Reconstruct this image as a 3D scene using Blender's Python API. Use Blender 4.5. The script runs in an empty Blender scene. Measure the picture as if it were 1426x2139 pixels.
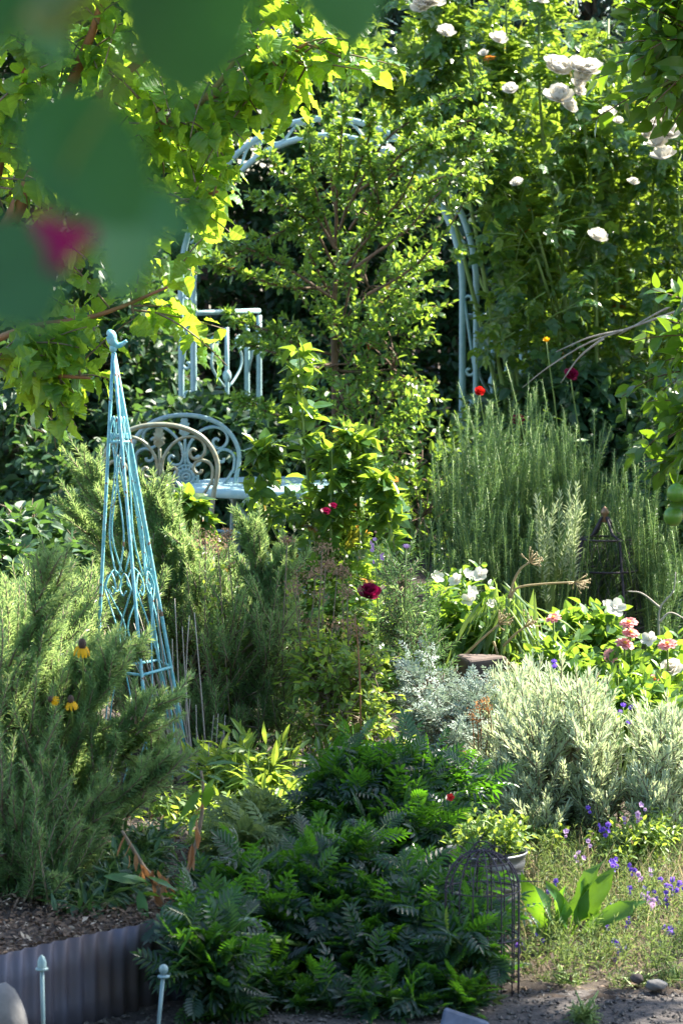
import bpy, math, random
import numpy as np
from mathutils import Vector, Matrix
R = math.radians
rs = np.random.RandomState(7)
random.seed(7)
sc = bpy.context.scene
col = sc.collection

# ------------------------------------------------------------------ camera, sky, sun, exposure
CAM = np.array([0.0, 0.0, 1.6]); F = 6700.0; PITCH = math.atan(561.0 / F)
cam = bpy.data.cameras.new("camera"); camo = bpy.data.objects.new("camera", cam); col.objects.link(camo)
camo.location = CAM; camo.rotation_euler = (math.pi / 2 - PITCH, 0, 0)
cam.sensor_fit = 'VERTICAL'; cam.sensor_height = 24.0; cam.lens = 24.0 * F / 2139.0
cam.clip_start = 0.05; cam.clip_end = 300
cam.dof.use_dof = True; cam.dof.focus_distance = 8.9; cam.dof.aperture_fstop = 6.6
sc.camera = camo
SUN_AZ, SUN_EL = 60.0, 48.0          # degrees right of straight ahead, above the horizon
sd = np.array([math.sin(R(SUN_AZ)) * math.cos(R(SUN_EL)), math.cos(R(SUN_AZ)) * math.cos(R(SUN_EL)), math.sin(R(SUN_EL))])
w = bpy.data.worlds.new("World"); sc.world = w; w.use_nodes = True
nt = w.node_tree; bg = nt.nodes['Background']
sky = nt.nodes.new('ShaderNodeTexSky'); sky.sky_type = 'NISHITA'; sky.sun_disc = False
sky.sun_elevation = R(SUN_EL); sky.sun_rotation = R(SUN_AZ)
nt.links.new(sky.outputs[0], bg.inputs[0]); bg.inputs[1].default_value = 0.095
sl = bpy.data.lights.new("sun", 'SUN'); sl.energy = 5.0; sl.angle = R(0.53); sl.color = (1.0, 0.93, 0.79)
so = bpy.data.objects.new("sun", sl); col.objects.link(so)
so.rotation_euler = Vector(sd).to_track_quat('Z', 'Y').to_euler()
sc.view_settings.view_transform = 'Standard'; sc.view_settings.look = 'None'
sc.view_settings.exposure = 2.3; sc.view_settings.gamma = 1.0
sc.cycles.max_bounces = 7; sc.cycles.diffuse_bounces = 4; sc.cycles.glossy_bounces = 2; sc.cycles.transmission_bounces = 4
sc.cycles.use_denoising = True; sc.cycles.sample_clamp_indirect = 6.0
sc.cycles.caustics_reflective = False; sc.cycles.caustics_refractive = False

# ------------------------------------------------------------------ helpers
cp, sp = math.cos(PITCH), math.sin(PITCH)
def at(px, py, d):
    """world point seen at photo pixel (px, py), on the plane y = d"""
    a = (px - 713.0) / F; b = -(py - 1069.5) / F
    x, y, z = a, cp + b * sp, -sp + b * cp
    s = d / y
    return np.array([x * s, d, 1.6 + z * s])
def px_of(P):
    P = np.asarray(P) - CAM; f = P[..., 1] * cp - P[..., 2] * sp; v = P[..., 1] * sp + P[..., 2] * cp
    return 713 + F * P[..., 0] / f, 1069.5 - F * v / f
def nrm(v):
    v = np.asarray(v, float); return v / np.maximum(np.linalg.norm(v, axis=-1, keepdims=True), 1e-9)
UP = np.array([0, 0, 1.0])
def smooth(t): t = np.clip(t, 0, 1); return t * t * (3 - 2 * t)
def wall_y(x): return 6.33 + (x + 0.674) * 1.089
def gz(x, y):
    r = 0.055 * smooth((np.asarray(y) - 6.72) / 0.8)
    left = smooth((-0.22 - np.asarray(x)) / 0.15)
    deep = smooth((np.asarray(y) - 9.6) / 1.2)
    return (r + (0.165 - r) * left) * (1 - deep)

class MB:
    def __init__(s): s.V = []; s.T = []; s.Q = []; s.A = []; s.n = 0
    def add(s, V, T, Q, a=0.5):
        V = np.asarray(V, float).reshape(-1, 3)
        if len(V) == 0: return
        s.V.append(V)
        if T is not None and len(T): s.T.append(np.asarray(T, int).reshape(-1, 3) + s.n)
        if Q is not None and len(Q): s.Q.append(np.asarray(Q, int).reshape(-1, 4) + s.n)
        A = np.asarray(a, float)
        s.A.append(np.broadcast_to(A, (len(V),)) if A.ndim == 0 else A)
        s.n += len(V)
    def mesh(s, name, mat, org=(0, 0, 0), smoothed=True):
        V = np.concatenate(s.V) - np.asarray(org, float); A = np.concatenate(s.A)
        T = np.concatenate(s.T) if s.T else np.zeros((0, 3), int); Q = np.concatenate(s.Q) if s.Q else np.zeros((0, 4), int)
        me = bpy.data.meshes.new(name); me.vertices.add(len(V)); me.vertices.foreach_set('co', V.astype(np.float32).ravel())
        lv = np.concatenate([T.ravel(), Q.ravel()]).astype(np.int32)
        me.loops.add(len(lv)); me.loops.foreach_set('vertex_index', lv)
        nf = len(T) + len(Q); me.polygons.add(nf)
        ls = np.concatenate([np.arange(len(T)) * 3, len(T) * 3 + np.arange(len(Q)) * 4]).astype(np.int32)
        me.polygons.foreach_set('loop_start', ls)
        me.polygons.foreach_set('use_smooth', np.full(nf, smoothed))
        at_ = me.attributes.new('var', 'FLOAT', 'POINT'); at_.data.foreach_set('value', A.astype(np.float32))
        me.materials.append(mat); me.update(calc_edges=True); me.validate()
        return me
    def build(s, name, mat, parent=None, smoothed=True, loc=None):
        """one mesh object; under a parent its vertices are kept relative to the parent's base"""
        org = np.array(parent_base(parent)) if parent is not None else (np.array(loc, float) if loc is not None else np.zeros(3))
        o = bpy.data.objects.new(name, s.mesh(name, mat, org, smoothed)); col.objects.link(o)
        if parent is not None: o.parent = parent
        else: o.location = org
        return o
def parent_base(p):
    v = Vector((0, 0, 0))
    while p is not None: v = v + p.location; p = p.parent
    return v
def tag(o, label, cat, group=None):
    o['label'] = label; o['category'] = cat
    if group: o['group'] = group
    return o
def thing(name, label, cat, loc, group=None):
    o = bpy.data.objects.new(name, None); o.empty_display_size = 0.1; col.objects.link(o); o.location = loc
    return tag(o, label, cat, group)
def put(mesh, name, parent, pos, D=(0, 0, 1), s=1.0, spin=0.0):
    """a part that shares its mesh with others of its kind: local +Z turned to D"""
    o = bpy.data.objects.new(name, mesh); col.objects.link(o); o.parent = parent
    q = Vector(D).to_track_quat('Z', 'Y') @ Matrix.Rotation(spin, 4, 'Z').to_quaternion()
    o.rotation_mode = 'QUATERNION'; o.rotation_quaternion = q
    o.location = Vector(pos) - parent_base(parent); o.scale = (s, s, s)
    return o

# ---- materials
def newmat(name):
    m = bpy.data.materials.new(name); m.use_nodes = True
    n = m.node_tree.nodes; return m, n, m.node_tree.links, n['Principled BSDF'], n['Material Output']
def ramp(n, stops):
    r = n.new('ShaderNodeValToRGB'); e = r.color_ramp.elements
    while len(e) < len(stops): e.new(0.5)
    for k, (p, c) in enumerate(stops): e[k].position = p; e[k].color = (*c, 1)
    return r
def leaf_mat(name, a, b, tr, trf=0.45, rough=0.42, spec=0.5, odd=None, oddpos=0.95, oddtr=None):
    m, n, L, bs, out = newmat(name)
    at_ = n.new('ShaderNodeAttribute'); at_.attribute_name = 'var'
    t2 = tuple(c * 0.72 for c in tr)
    s1 = [(0.0, a), (0.85 if odd is None else oddpos - 0.04, b)]; s2 = [(0.0, t2), (0.85 if odd is None else oddpos - 0.04, tr)]
    if odd is not None: s1.append((oddpos, odd)); s2.append((oddpos, oddtr or tuple(min(1, c * 1.8) for c in odd)))
    r1 = ramp(n, s1); r2 = ramp(n, s2)
    L.new(at_.outputs['Fac'], r1.inputs[0]); L.new(at_.outputs['Fac'], r2.inputs[0])
    tc = n.new('ShaderNodeTexCoord'); nz = n.new('ShaderNodeTexNoise'); nz.inputs['Scale'].default_value = 60
    L.new(tc.outputs['Object'], nz.inputs['Vector'])
    mx = n.new('ShaderNodeMix'); mx.data_type = 'RGBA'; mx.blend_type = 'MULTIPLY'; mx.inputs['Factor'].default_value = 0.35
    L.new(r1.outputs[0], mx.inputs['A']); rr = ramp(n, [(0.3, (0.6, 0.6, 0.6)), (0.7, (1.25, 1.25, 1.1))]); L.new(nz.outputs[0], rr.inputs[0]); L.new(rr.outputs[0], mx.inputs['B'])
    L.new(mx.outputs['Result'], bs.inputs['Base Color']); bs.inputs['Roughness'].default_value = rough
    bs.inputs['Specular IOR Level'].default_value = spec
    t = n.new('ShaderNodeBsdfTranslucent'); L.new(r2.outputs[0], t.inputs['Color'])
    ms = n.new('ShaderNodeMixShader'); ms.inputs[0].default_value = trf
    L.new(bs.outputs[0], ms.inputs[1]); L.new(t.outputs[0], ms.inputs[2]); L.new(ms.outputs[0], out.inputs[0])
    return m
def plain(name, c, c2=None, rough=0.6, metal=0.0, scale=20.0, bump=0.0, spec=0.5, detail=6, rust=None):
    m, n, L, bs, out = newmat(name)
    tc = n.new('ShaderNodeTexCoord'); nz = n.new('ShaderNodeTexNoise'); nz.inputs['Scale'].default_value = scale; nz.inputs['Detail'].default_value = detail
    L.new(tc.outputs['Object'], nz.inputs['Vector'])
    r = ramp(n, [(0.35, c), (0.62 if rust else 0.68, c2 or tuple(x * 0.75 for x in c))] + ([(0.665, rust)] if rust else [])); L.new(nz.outputs[0], r.inputs[0]); L.new(r.outputs[0], bs.inputs['Base Color'])
    bs.inputs['Roughness'].default_value = rough; bs.inputs['Metallic'].default_value = metal; bs.inputs['Specular IOR Level'].default_value = spec
    if bump:
        b = n.new('ShaderNodeBump'); b.inputs['Strength'].default_value = bump; b.inputs['Distance'].default_value = 0.01
        L.new(nz.outputs[0], b.inputs['Height']); L.new(b.outputs[0], bs.inputs['Normal'])
    return m
M = {}
M['mulberry'] = leaf_mat('mulberry_leaf', (0.03, 0.12, 0.025), (0.065, 0.19, 0.035), (0.54, 0.78, 0.05), 0.52, 0.42, 0.45)
M['privet'] = leaf_mat('small_leaf', (0.025, 0.095, 0.03), (0.065, 0.16, 0.04), (0.42, 0.64, 0.06), 0.40, 0.34, 0.55, (0.25, 0.05, 0.02), 0.985, (0.5, 0.08, 0.02))
M['rose'] = leaf_mat('rose_leaf', (0.03, 0.095, 0.03), (0.06, 0.15, 0.035), (0.42, 0.62, 0.05), 0.38, 0.30, 0.6, (0.30, 0.12, 0.03), 0.95, (0.75, 0.30, 0.05))
M['climber'] = leaf_mat('climbing_rose_leaf', (0.025, 0.085, 0.03), (0.05, 0.14, 0.04), (0.42, 0.60, 0.05), 0.42, 0.27, 0.65, (0.30, 0.10, 0.03), 0.96, (0.70, 0.24, 0.04))
M['hedge'] = leaf_mat('hedge_leaf', (0.016, 0.055, 0.022), (0.03, 0.085, 0.032), (0.14, 0.30, 0.04), 0.26, 0.42, 0.45)
M['hedge2'] = leaf_mat('shade_shrub_leaf', (0.022, 0.065, 0.035), (0.045, 0.11, 0.05), (0.18, 0.36, 0.06), 0.28, 0.45, 0.45)
M['conifer'] = leaf_mat('grey_green_leaf', (0.05, 0.10, 0.075), (0.09, 0.15, 0.11), (0.18, 0.30, 0.12), 0.25, 0.5, 0.4)
M['citrus'] = leaf_mat('citrus_leaf', (0.02, 0.075, 0.015), (0.045, 0.13, 0.02), (0.30, 0.52, 0.02), 0.34, 0.28, 0.6)
M['rosemary'] = leaf_mat('rosemary_needle', (0.035, 0.125, 0.065), (0.13, 0.27, 0.12), (0.52, 0.70, 0.22), 0.44, 0.36, 0.45)
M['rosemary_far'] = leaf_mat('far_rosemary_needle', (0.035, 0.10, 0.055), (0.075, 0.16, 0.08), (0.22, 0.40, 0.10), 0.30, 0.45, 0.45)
M['lavender'] = leaf_mat('lavender_leaf', (0.25, 0.35, 0.25), (0.56, 0.63, 0.47), (0.66, 0.76, 0.38), 0.36, 0.6, 0.3)
M['silver'] = leaf_mat('silver_leaf', (0.20, 0.27, 0.25), (0.36, 0.43, 0.38), (0.30, 0.40, 0.26), 0.25, 0.7, 0.25)
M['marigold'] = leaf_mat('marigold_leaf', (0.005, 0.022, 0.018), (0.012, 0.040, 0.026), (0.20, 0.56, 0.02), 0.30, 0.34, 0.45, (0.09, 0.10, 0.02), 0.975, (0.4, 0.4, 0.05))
M['herb'] = leaf_mat('herb_leaf', (0.06, 0.14, 0.03), (0.13, 0.23, 0.05), (0.48, 0.64, 0.07), 0.42, 0.45, 0.4, (0.22, 0.16, 0.06), 0.93, (0.5, 0.36, 0.1))
M['zinnia'] = leaf_mat('zinnia_leaf', (0.04, 0.12, 0.03), (0.08, 0.18, 0.04), (0.38, 0.60, 0.05), 0.38, 0.42, 0.45)
M['dry'] = leaf_mat('dry_brown_leaf', (0.15, 0.08, 0.045), (0.30, 0.18, 0.10), (0.60, 0.27, 0.09), 0.4, 0.7, 0.2)
M['seed'] = leaf_mat('dry_flower_head', (0.16, 0.10, 0.07), (0.34, 0.24, 0.17), (0.5, 0.32, 0.2), 0.35, 0.8, 0.1)
M['straw'] = leaf_mat('straw', (0.16, 0.11, 0.06), (0.50, 0.42, 0.25), (0.62, 0.52, 0.3), 0.3, 0.6, 0.3)
M['grass'] = leaf_mat('fine_green', (0.06, 0.12, 0.045), (0.15, 0.21, 0.09), (0.36, 0.48, 0.12), 0.35, 0.55, 0.3)
M['strap'] = leaf_mat('strap_leaf', (0.06, 0.14, 0.06), (0.13, 0.22, 0.08), (0.36, 0.52, 0.08), 0.34, 0.35, 0.5)
M['boug'] = leaf_mat('bougainvillea_leaf', (0.022, 0.095, 0.055), (0.034, 0.125, 0.078), (0.10, 0.36, 0.05), 0.25, 0.6, 0.4)
M['chard'] = leaf_mat('broad_leaf', (0.035, 0.12, 0.028), (0.055, 0.16, 0.03), (0.30, 0.58, 0.03), 0.32, 0.36, 0.5)
M['white'] = leaf_mat('white_petal', (0.80, 0.77, 0.70), (0.86, 0.84, 0.78), (0.85, 0.80, 0.70), 0.5, 0.6, 0.2)
M['magenta'] = leaf_mat('magenta_petal', (0.28, 0.015, 0.12), (0.42, 0.03, 0.18), (0.75, 0.04, 0.30), 0.4, 0.55, 0.3)
M['bract'] = leaf_mat('magenta_bract', (0.20, 0.006, 0.08), (0.28, 0.01, 0.11), (0.6, 0.015, 0.22), 0.3, 0.6, 0.25)
M['darkred'] = leaf_mat('dark_rose_petal', (0.12, 0.003, 0.025), (0.20, 0.006, 0.045), (0.40, 0.008, 0.09), 0.3, 0.5, 0.3)
M['red'] = leaf_mat('red_petal', (0.45, 0.01, 0.012), (0.60, 0.02, 0.02), (0.85, 0.03, 0.02), 0.4, 0.5, 0.3)
M['pink'] = leaf_mat('pink_petal', (0.80, 0.30, 0.33), (0.88, 0.45, 0.42), (0.9, 0.45, 0.42), 0.25, 0.55, 0.25)
M['yellow'] = leaf_mat('yellow_petal', (0.80, 0.42, 0.01), (0.88, 0.55, 0.02), (0.95, 0.6, 0.02), 0.4, 0.55, 0.25)
M['violet'] = leaf_mat('violet_petal', (0.10, 0.06, 0.50), (0.24, 0.12, 0.66), (0.34, 0.18, 0.85), 0.4, 0.55, 0.25)
M['lilac'] = leaf_mat('lilac_petal', (0.48, 0.28, 0.62), (0.62, 0.44, 0.70), (0.75, 0.5, 0.8), 0.4, 0.55, 0.25)
M['bark'] = plain('bark', (0.16, 0.10, 0.06), (0.09, 0.06, 0.04), 0.85, 0, 30, 0.6)
M['redbark'] = plain('red_bark', (0.30, 0.13, 0.05), (0.20, 0.09, 0.04), 0.7, 0, 25, 0.4)
M['stem'] = plain('green_stem', (0.14, 0.24, 0.05), (0.20, 0.27, 0.07), 0.5)
M['woody'] = plain('woody_stem', (0.22, 0.17, 0.11), (0.12, 0.09, 0.06), 0.8, 0, 60)
M['twig'] = plain('grey_twig', (0.40, 0.36, 0.31), (0.25, 0.21, 0.18), 0.8, 0, 40)
M['soil'] = plain('soil', (0.026, 0.018, 0.013), (0.06, 0.042, 0.03), 0.95, 0, 45, 0.9)
M['path'] = plain('gravel_path', (0.075, 0.062, 0.057), (0.035, 0.03, 0.028), 0.9, 0, 70, 0.9)
M['earth'] = plain('earth', (0.11, 0.085, 0.06), (0.17, 0.13, 0.09), 0.95, 0, 8, 0.5)
M['turq'] = plain('turquoise_paint', (0.10, 0.37, 0.43), (0.24, 0.50, 0.53), 0.5, 0.0, 55, 0.3, rust=(0.16, 0.09, 0.055))
M['paleblue'] = plain('pale_blue_paint', (0.26, 0.44, 0.47), (0.36, 0.52, 0.53), 0.5, 0, 35, 0.15)
M['sage'] = plain('weathered_sage_paint', (0.29, 0.32, 0.24), (0.24, 0.22, 0.14), 0.42, 0.1, 45, 0.2)
M['sageblue'] = plain('weathered_blue_paint', (0.18, 0.30, 0.32), (0.27, 0.36, 0.34), 0.42, 0.1, 45, 0.2)
M['blackiron'] = plain('dark_iron', (0.035, 0.030, 0.045), (0.07, 0.055, 0.07), 0.6, 0.3, 40)
M['galv'] = plain('galvanised_metal', (0.10, 0.105, 0.12), (0.20, 0.205, 0.22), 0.5, 0.8, 14, 0.1)
M['corr'] = plain('corrugated_metal', (0.095, 0.105, 0.150), (0.095, 0.066, 0.052), 0.6, 0.4, 5, 0.1)
M['rock'] = plain('rock', (0.20, 0.19, 0.18), (0.12, 0.115, 0.11), 0.85, 0, 25, 0.5)
M['terra'] = plain('terracotta', (0.12, 0.085, 0.07), (0.08, 0.06, 0.055), 0.85, 0, 18, 0.4)
M['slate'] = plain('slate', (0.085, 0.11, 0.16), (0.05, 0.065, 0.095), 0.75, 0, 30, 0.5)
M['chip'] = leaf_mat('mulch_chip', (0.06, 0.04, 0.028), (0.20, 0.13, 0.085), (0.2, 0.12, 0.07), 0.1, 0.7, 0.3, (0.45, 0.36, 0.27), 0.93)
M['pebble'] = leaf_mat('pebble', (0.04, 0.036, 0.036), (0.12, 0.108, 0.10), (0.2, 0.2, 0.2), 0.02, 0.8, 0.3)
M['lime'] = plain('green_fruit', (0.07, 0.20, 0.02), (0.13, 0.26, 0.03), 0.35, 0, 40, 0.1)
M['darkcone'] = plain('dark_cone', (0.03, 0.018, 0.014), (0.07, 0.04, 0.02), 0.8, 0, 200)
M['yellowcone'] = plain('yellow_centre', (0.75, 0.42, 0.03), (0.60, 0.25, 0.02), 0.8, 0, 200)
M['bronze'] = plain('bronze', (0.35, 0.22, 0.15), (0.22, 0.13, 0.09), 0.4, 0.6, 30)
M['wood'] = plain('old_fence_wood', (0.09, 0.07, 0.055), (0.05, 0.04, 0.03), 0.85, 0, 12, 0.3)

# ---- leaf shapes: local +Y along the leaf, +Z its upper face
def leaf(table, fold=0.25, curl=0.12, wave=0.0, L=1.0, base_t=0.0):
    """table of (t, half width); single vertex at base and tip"""
    V = [(0, base_t * L, 0)]; T = []; Q = []
    for k, (t, hw) in enumerate(table):
        z = -curl * t * t; wz = wave * math.sin(k * 2.1)
        V += [(-hw, t * L, z + fold * hw + wz), (0, t * L, z), (hw, t * L, z + fold * hw - wz)]
    V.append((0, L, -curl)); n = len(table)
    T += [(0, 2, 1), (0, 3, 2)]
    for k in range(n - 1):
        a = 1 + 3 * k
        Q += [(a, a + 1, a + 4, a + 3), (a + 1, a + 2, a + 5, a + 4)]
    a = 1 + 3 * (n - 1); e = 1 + 3 * n
    T += [(a, a + 1, e), (a + 1, a + 2, e)]
    return np.array(V, float), np.array(T), np.array(Q).reshape(-1, 4)
def join(parts):
    V = []; T = []; Q = []; n = 0
    for v, t, q in parts:
        V.append(v); T.append(np.asarray(t).reshape(-1, 3) + n); Q.append(np.asarray(q).reshape(-1, 4) + n); n += len(v)
    return np.concatenate(V), np.concatenate(T).astype(int), np.concatenate(Q).astype(int)
def xf(tm, ang=0.0, s=1.0, off=(0, 0, 0), tilt=0.0, lift=0.0):
    v, t, q = tm; v = v * s
    c, d = math.cos(tilt), math.sin(tilt); v = np.stack([v[:, 0] * c + v[:, 2] * d, v[:, 1], -v[:, 0] * d + v[:, 2] * c], 1)
    c, d = math.cos(lift), math.sin(lift); v = np.stack([v[:, 0], v[:, 1] * c - v[:, 2] * d, v[:, 1] * d + v[:, 2] * c], 1)
    c, d = math.cos(ang), math.sin(ang); v = np.stack([v[:, 0] * c - v[:, 1] * d, v[:, 0] * d + v[:, 1] * c, v[:, 2]], 1)
    return v + np.array(off), t, q
def strip(w, L): return np.array([(-w, 0, 0), (w, 0, 0), (w * .6, L, 0), (-w * .6, L, 0)], float), np.zeros((0, 3), int), np.array([(0, 1, 2, 3)])
OV = [(0.3, 0.25), (0.7, 0.21)]
LEAF = {}
def mul(f, c, wv, k):
    tb = [(-0.07, .20), (0.02, .37), (0.13, .43), (0.22, .455), (0.31, .43), (0.42, .41), (0.52, .34), (0.64, .28), (0.76, .18), (0.88, .09)]
    tb = [(t, h * (1.05 if (i + k) % 2 else 0.95)) for i, (t, h) in enumerate(tb)]
    return leaf(tb, f, c, wv, 1.0, 0.0)
LEAF['mulberry'] = [mul(.15, .3, .04, 0), mul(.28, .15, .05, 1), mul(.05, .5, .055, 0), mul(.38, .4, .04, 1), mul(-.1, .2, .05, 0)]
LEAF['oval'] = [leaf(OV, f, c) for f, c in ((.2, .1), (.45, .0), (.1, .25), (.6, .15))]
LEAF['broad'] = [leaf([(.08, .2), (.28, .31), (.55, .28), (.82, .14)], f, c, .01) for f, c in ((.2, .15), (.4, .3), (.1, .05), (.55, .2))]
LEAF['lance'] = [leaf([(.2, .10), (.5, .13), (.8, .07)], f, c, .01) for f, c in ((.3, .2), (.5, .4), (.2, .05))]
LEAF['needle'] = [(np.array([(0, 0, 0), (-.078, .5, .035), (.078, .5, .035), (0, 1, -.06)], float), np.array([(0, 3, 1), (0, 2, 3)]), np.zeros((0, 4), int))]
LEAF['blunt'] = [(np.array([(-.05, 0, 0), (.05, 0, 0), (-.095, .6, .03), (.095, .6, .03), (-.05, 1, 0), (.05, 1, 0)], float), np.zeros((0, 3), int), np.array([(0, 1, 3, 2), (2, 3, 5, 4)]))]
def rosecomp(f, c):
    l = leaf([(.12, .22), (.4, .33), (.7, .22)], f, c, .012)
    ps = [xf(l, 0, .42, (0, .58, -c * .1))]
    for y, s in ((.30, .34), (.52, .38)):
        for sg in (1, -1): ps.append(xf(l, sg * R(58), s, (0, y, 0), sg * .15))
    ps.append(strip(.012, .6)); return join(ps)
LEAF['rose'] = [rosecomp(.2, .2), rosecomp(.4, .35), rosecomp(.1, .05)]
def marig(n, f, c):
    l = leaf([(.25, .12), (.6, .155), (.85, .08)], f, c)
    ps = [xf(l, 0, .36, (0, .68, -c * .25))]
    for k in range(n):
        t = .12 + .56 * k / (n - 1)
        for sg in (1, -1): ps.append(xf(l, sg * R(64 - 22 * k / (n - 1)), .27 + .14 * math.sin(math.pi * (k + .8) / n), (0, t, -c * .5 * t * t), sg * .25, .06))
    ps.append(strip(.014, .7)); return join(ps)
LEAF['marigold'] = [marig(5, .3, .15), marig(5, .5, .45), marig(4, .2, .6), marig(6, .35, .0), marig(5, .6, .25)]
LEAF['strapl'] = [leaf([(.15, .022), (.4, .03), (.7, .025)], .5, c) for c in (.35, .6, .15)]
LEAF['grass'] = [leaf([(.4, .014)], .6, c) for c in (.2, .6, .0)]
LEAF['fleck'] = [leaf([(.5, .22)], .2, .1)]
LEAF['pinna'] = [join([xf(LEAF['fleck'][0], sg * R(55), .34, (0, t, 0)) for t in (.15, .4, .65) for sg in (1, -1)] + [xf(LEAF['fleck'][0], 0, .35, (0, .7, 0))])]

def scatter(mb, kind, P, D, N, S, var):
    P = np.asarray(P); m = len(P)
    if m == 0: return
    Y = nrm(D); Z = N - Y * np.sum(N * Y, 1, keepdims=True)
    bad = np.linalg.norm(Z, axis=1) < 1e-3; Z[bad] = np.array([1.0, .3, .2]); Z = nrm(Z - Y * np.sum(Z * Y, 1, keepdims=True))
    X = np.cross(Y, Z); S = np.broadcast_to(np.asarray(S, float), (m,)); var = np.broadcast_to(np.asarray(var, float), (m,))
    tm = LEAF[kind]; ch = rs.randint(0, len(tm), m)
    for k, (v, T, Q) in enumerate(tm):
        I = np.where(ch == k)[0]
        if len(I) == 0: continue
        a = np.arange(len(I))[:, None, None] * len(v)
        W = P[I][:, None] + S[I][:, None, None] * (v[None, :, 0, None] * X[I][:, None] + v[None, :, 1, None] * Y[I][:, None] + v[None, :, 2, None] * Z[I][:, None])
        mb.add(W.reshape(-1, 3), (T[None] + a).reshape(-1, 3) if len(T) else None, (Q[None] + a).reshape(-1, 4) if len(Q) else None, np.repeat(var[I], len(v)))
def tubes(mb, P, Rr, s=5, var=0.5, cap=True):
    """m polylines of k points (m,k,3) with radii (m,k)"""
    P = np.asarray(P, float)
    if P.ndim == 2: P = P[None]
    m, k, _ = P.shape; Rr = np.broadcast_to(np.asarray(Rr, float), (m, k))
    T = nrm(np.gradient(P, axis=1)); ref = np.where(np.abs(T[..., 2:3]) > .9, np.array([1.0, 0, 0]), UP)
    # one reference per polyline keeps the rings from twisting
    mean = nrm(T.mean(1)); r0 = np.where(np.abs(mean[:, 1:2]) > .8, np.array([0.3, 0, 1.0]), np.array([.05, 1.0, .1])); ref = np.repeat(r0[:, None], k, 1)
    A = nrm(np.cross(T, ref)); B = np.cross(T, A)
    th = np.arange(s) * 2 * math.pi / s
    ring = P[:, :, None] + Rr[:, :, None, None] * (np.cos(th)[None, None, :, None] * A[:, :, None] + np.sin(th)[None, None, :, None] * B[:, :, None])
    V = ring.reshape(-1, 3); i = np.arange(m)[:, None, None] * k * s; j = np.arange(k - 1)[None, :, None] * s; a = np.arange(s)[None, None]; b = (a + 1) % s
    Q = np.stack([i + j + a, i + j + b, i + j + s + b, i + j + s + a], -1).reshape(-1, 4)
    Tt = None
    if cap and s >= 3:
        f = np.arange(1, s - 1); base = np.arange(m)[:, None] * k * s
        t1 = np.stack([base + 0 * f, base + f + 1, base + f], -1); e = base + (k - 1) * s; t2 = np.stack([e + 0 * f, e + f, e + f + 1], -1)
        Tt = np.concatenate([t1.reshape(-1, 3), t2.reshape(-1, 3)])
    mb.add(V, Tt, Q, var)
def tube(mb, pts, r, s=8, var=.5): tubes(mb, np.asarray(pts, float)[None], r, s, var)
def smoothline(pts, n=24):
    """Catmull-Rom through the points"""
    p = np.asarray(pts, float); p = np.vstack([2 * p[0] - p[1], p, 2 * p[-1] - p[-2]]); seg = len(p) - 3; o = []
    for u in np.linspace(0, seg - 1e-6, n):
        i = int(u); t = u - i; a, b, c, d = p[i:i + 4]
        o.append(.5 * (2 * b + (c - a) * t + (2 * a - 5 * b + 4 * c - d) * t * t + (3 * b - a - 3 * c + d) * t ** 3))
    return np.array(o)
def lathe(mb, prof, c, s=20, var=.5):
    c = np.asarray(c, float); pr = np.array(prof, float); k = len(pr); th = np.arange(s) * 2 * math.pi / s
    V = np.stack([pr[:, 0:1] * np.cos(th) + c[0], pr[:, 0:1] * np.sin(th) + c[1], np.repeat(pr[:, 1:2], s, 1) + c[2]], -1).reshape(-1, 3)
    j = np.arange(k - 1)[:, None] * s; a = np.arange(s)[None]; b = (a + 1) % s
    mb.add(V, None, np.stack([j + a, j + b, j + s + b, j + s + a], -1).reshape(-1, 4), var)
def ball(mb, c, r, sq=1.0, s=14, var=.5):
    pr = [(max(r * math.sin(t), 1e-4), -r * sq * math.cos(t)) for t in np.linspace(0, math.pi, 9)]; lathe(mb, pr, c, s, var)
def box(mb, c, h, rot=0.0, jit=0.0, var=.5):
    V = np.array([(x, y, z) for x in (-1, 1) for y in (-1, 1) for z in (-1, 1)], float) * np.array(h)
    if jit: V = V + rs.uniform(-jit, jit, V.shape)
    cc, ss = math.cos(rot), math.sin(rot); V = np.stack([V[:, 0] * cc - V[:, 1] * ss, V[:, 0] * ss + V[:, 1] * cc, V[:, 2]], 1) + np.array(c)
    mb.add(V, None, [(0, 1, 3, 2), (4, 6, 7, 5), (0, 4, 5, 1), (2, 3, 7, 6), (0, 2, 6, 4), (1, 5, 7, 3)], var)

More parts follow.
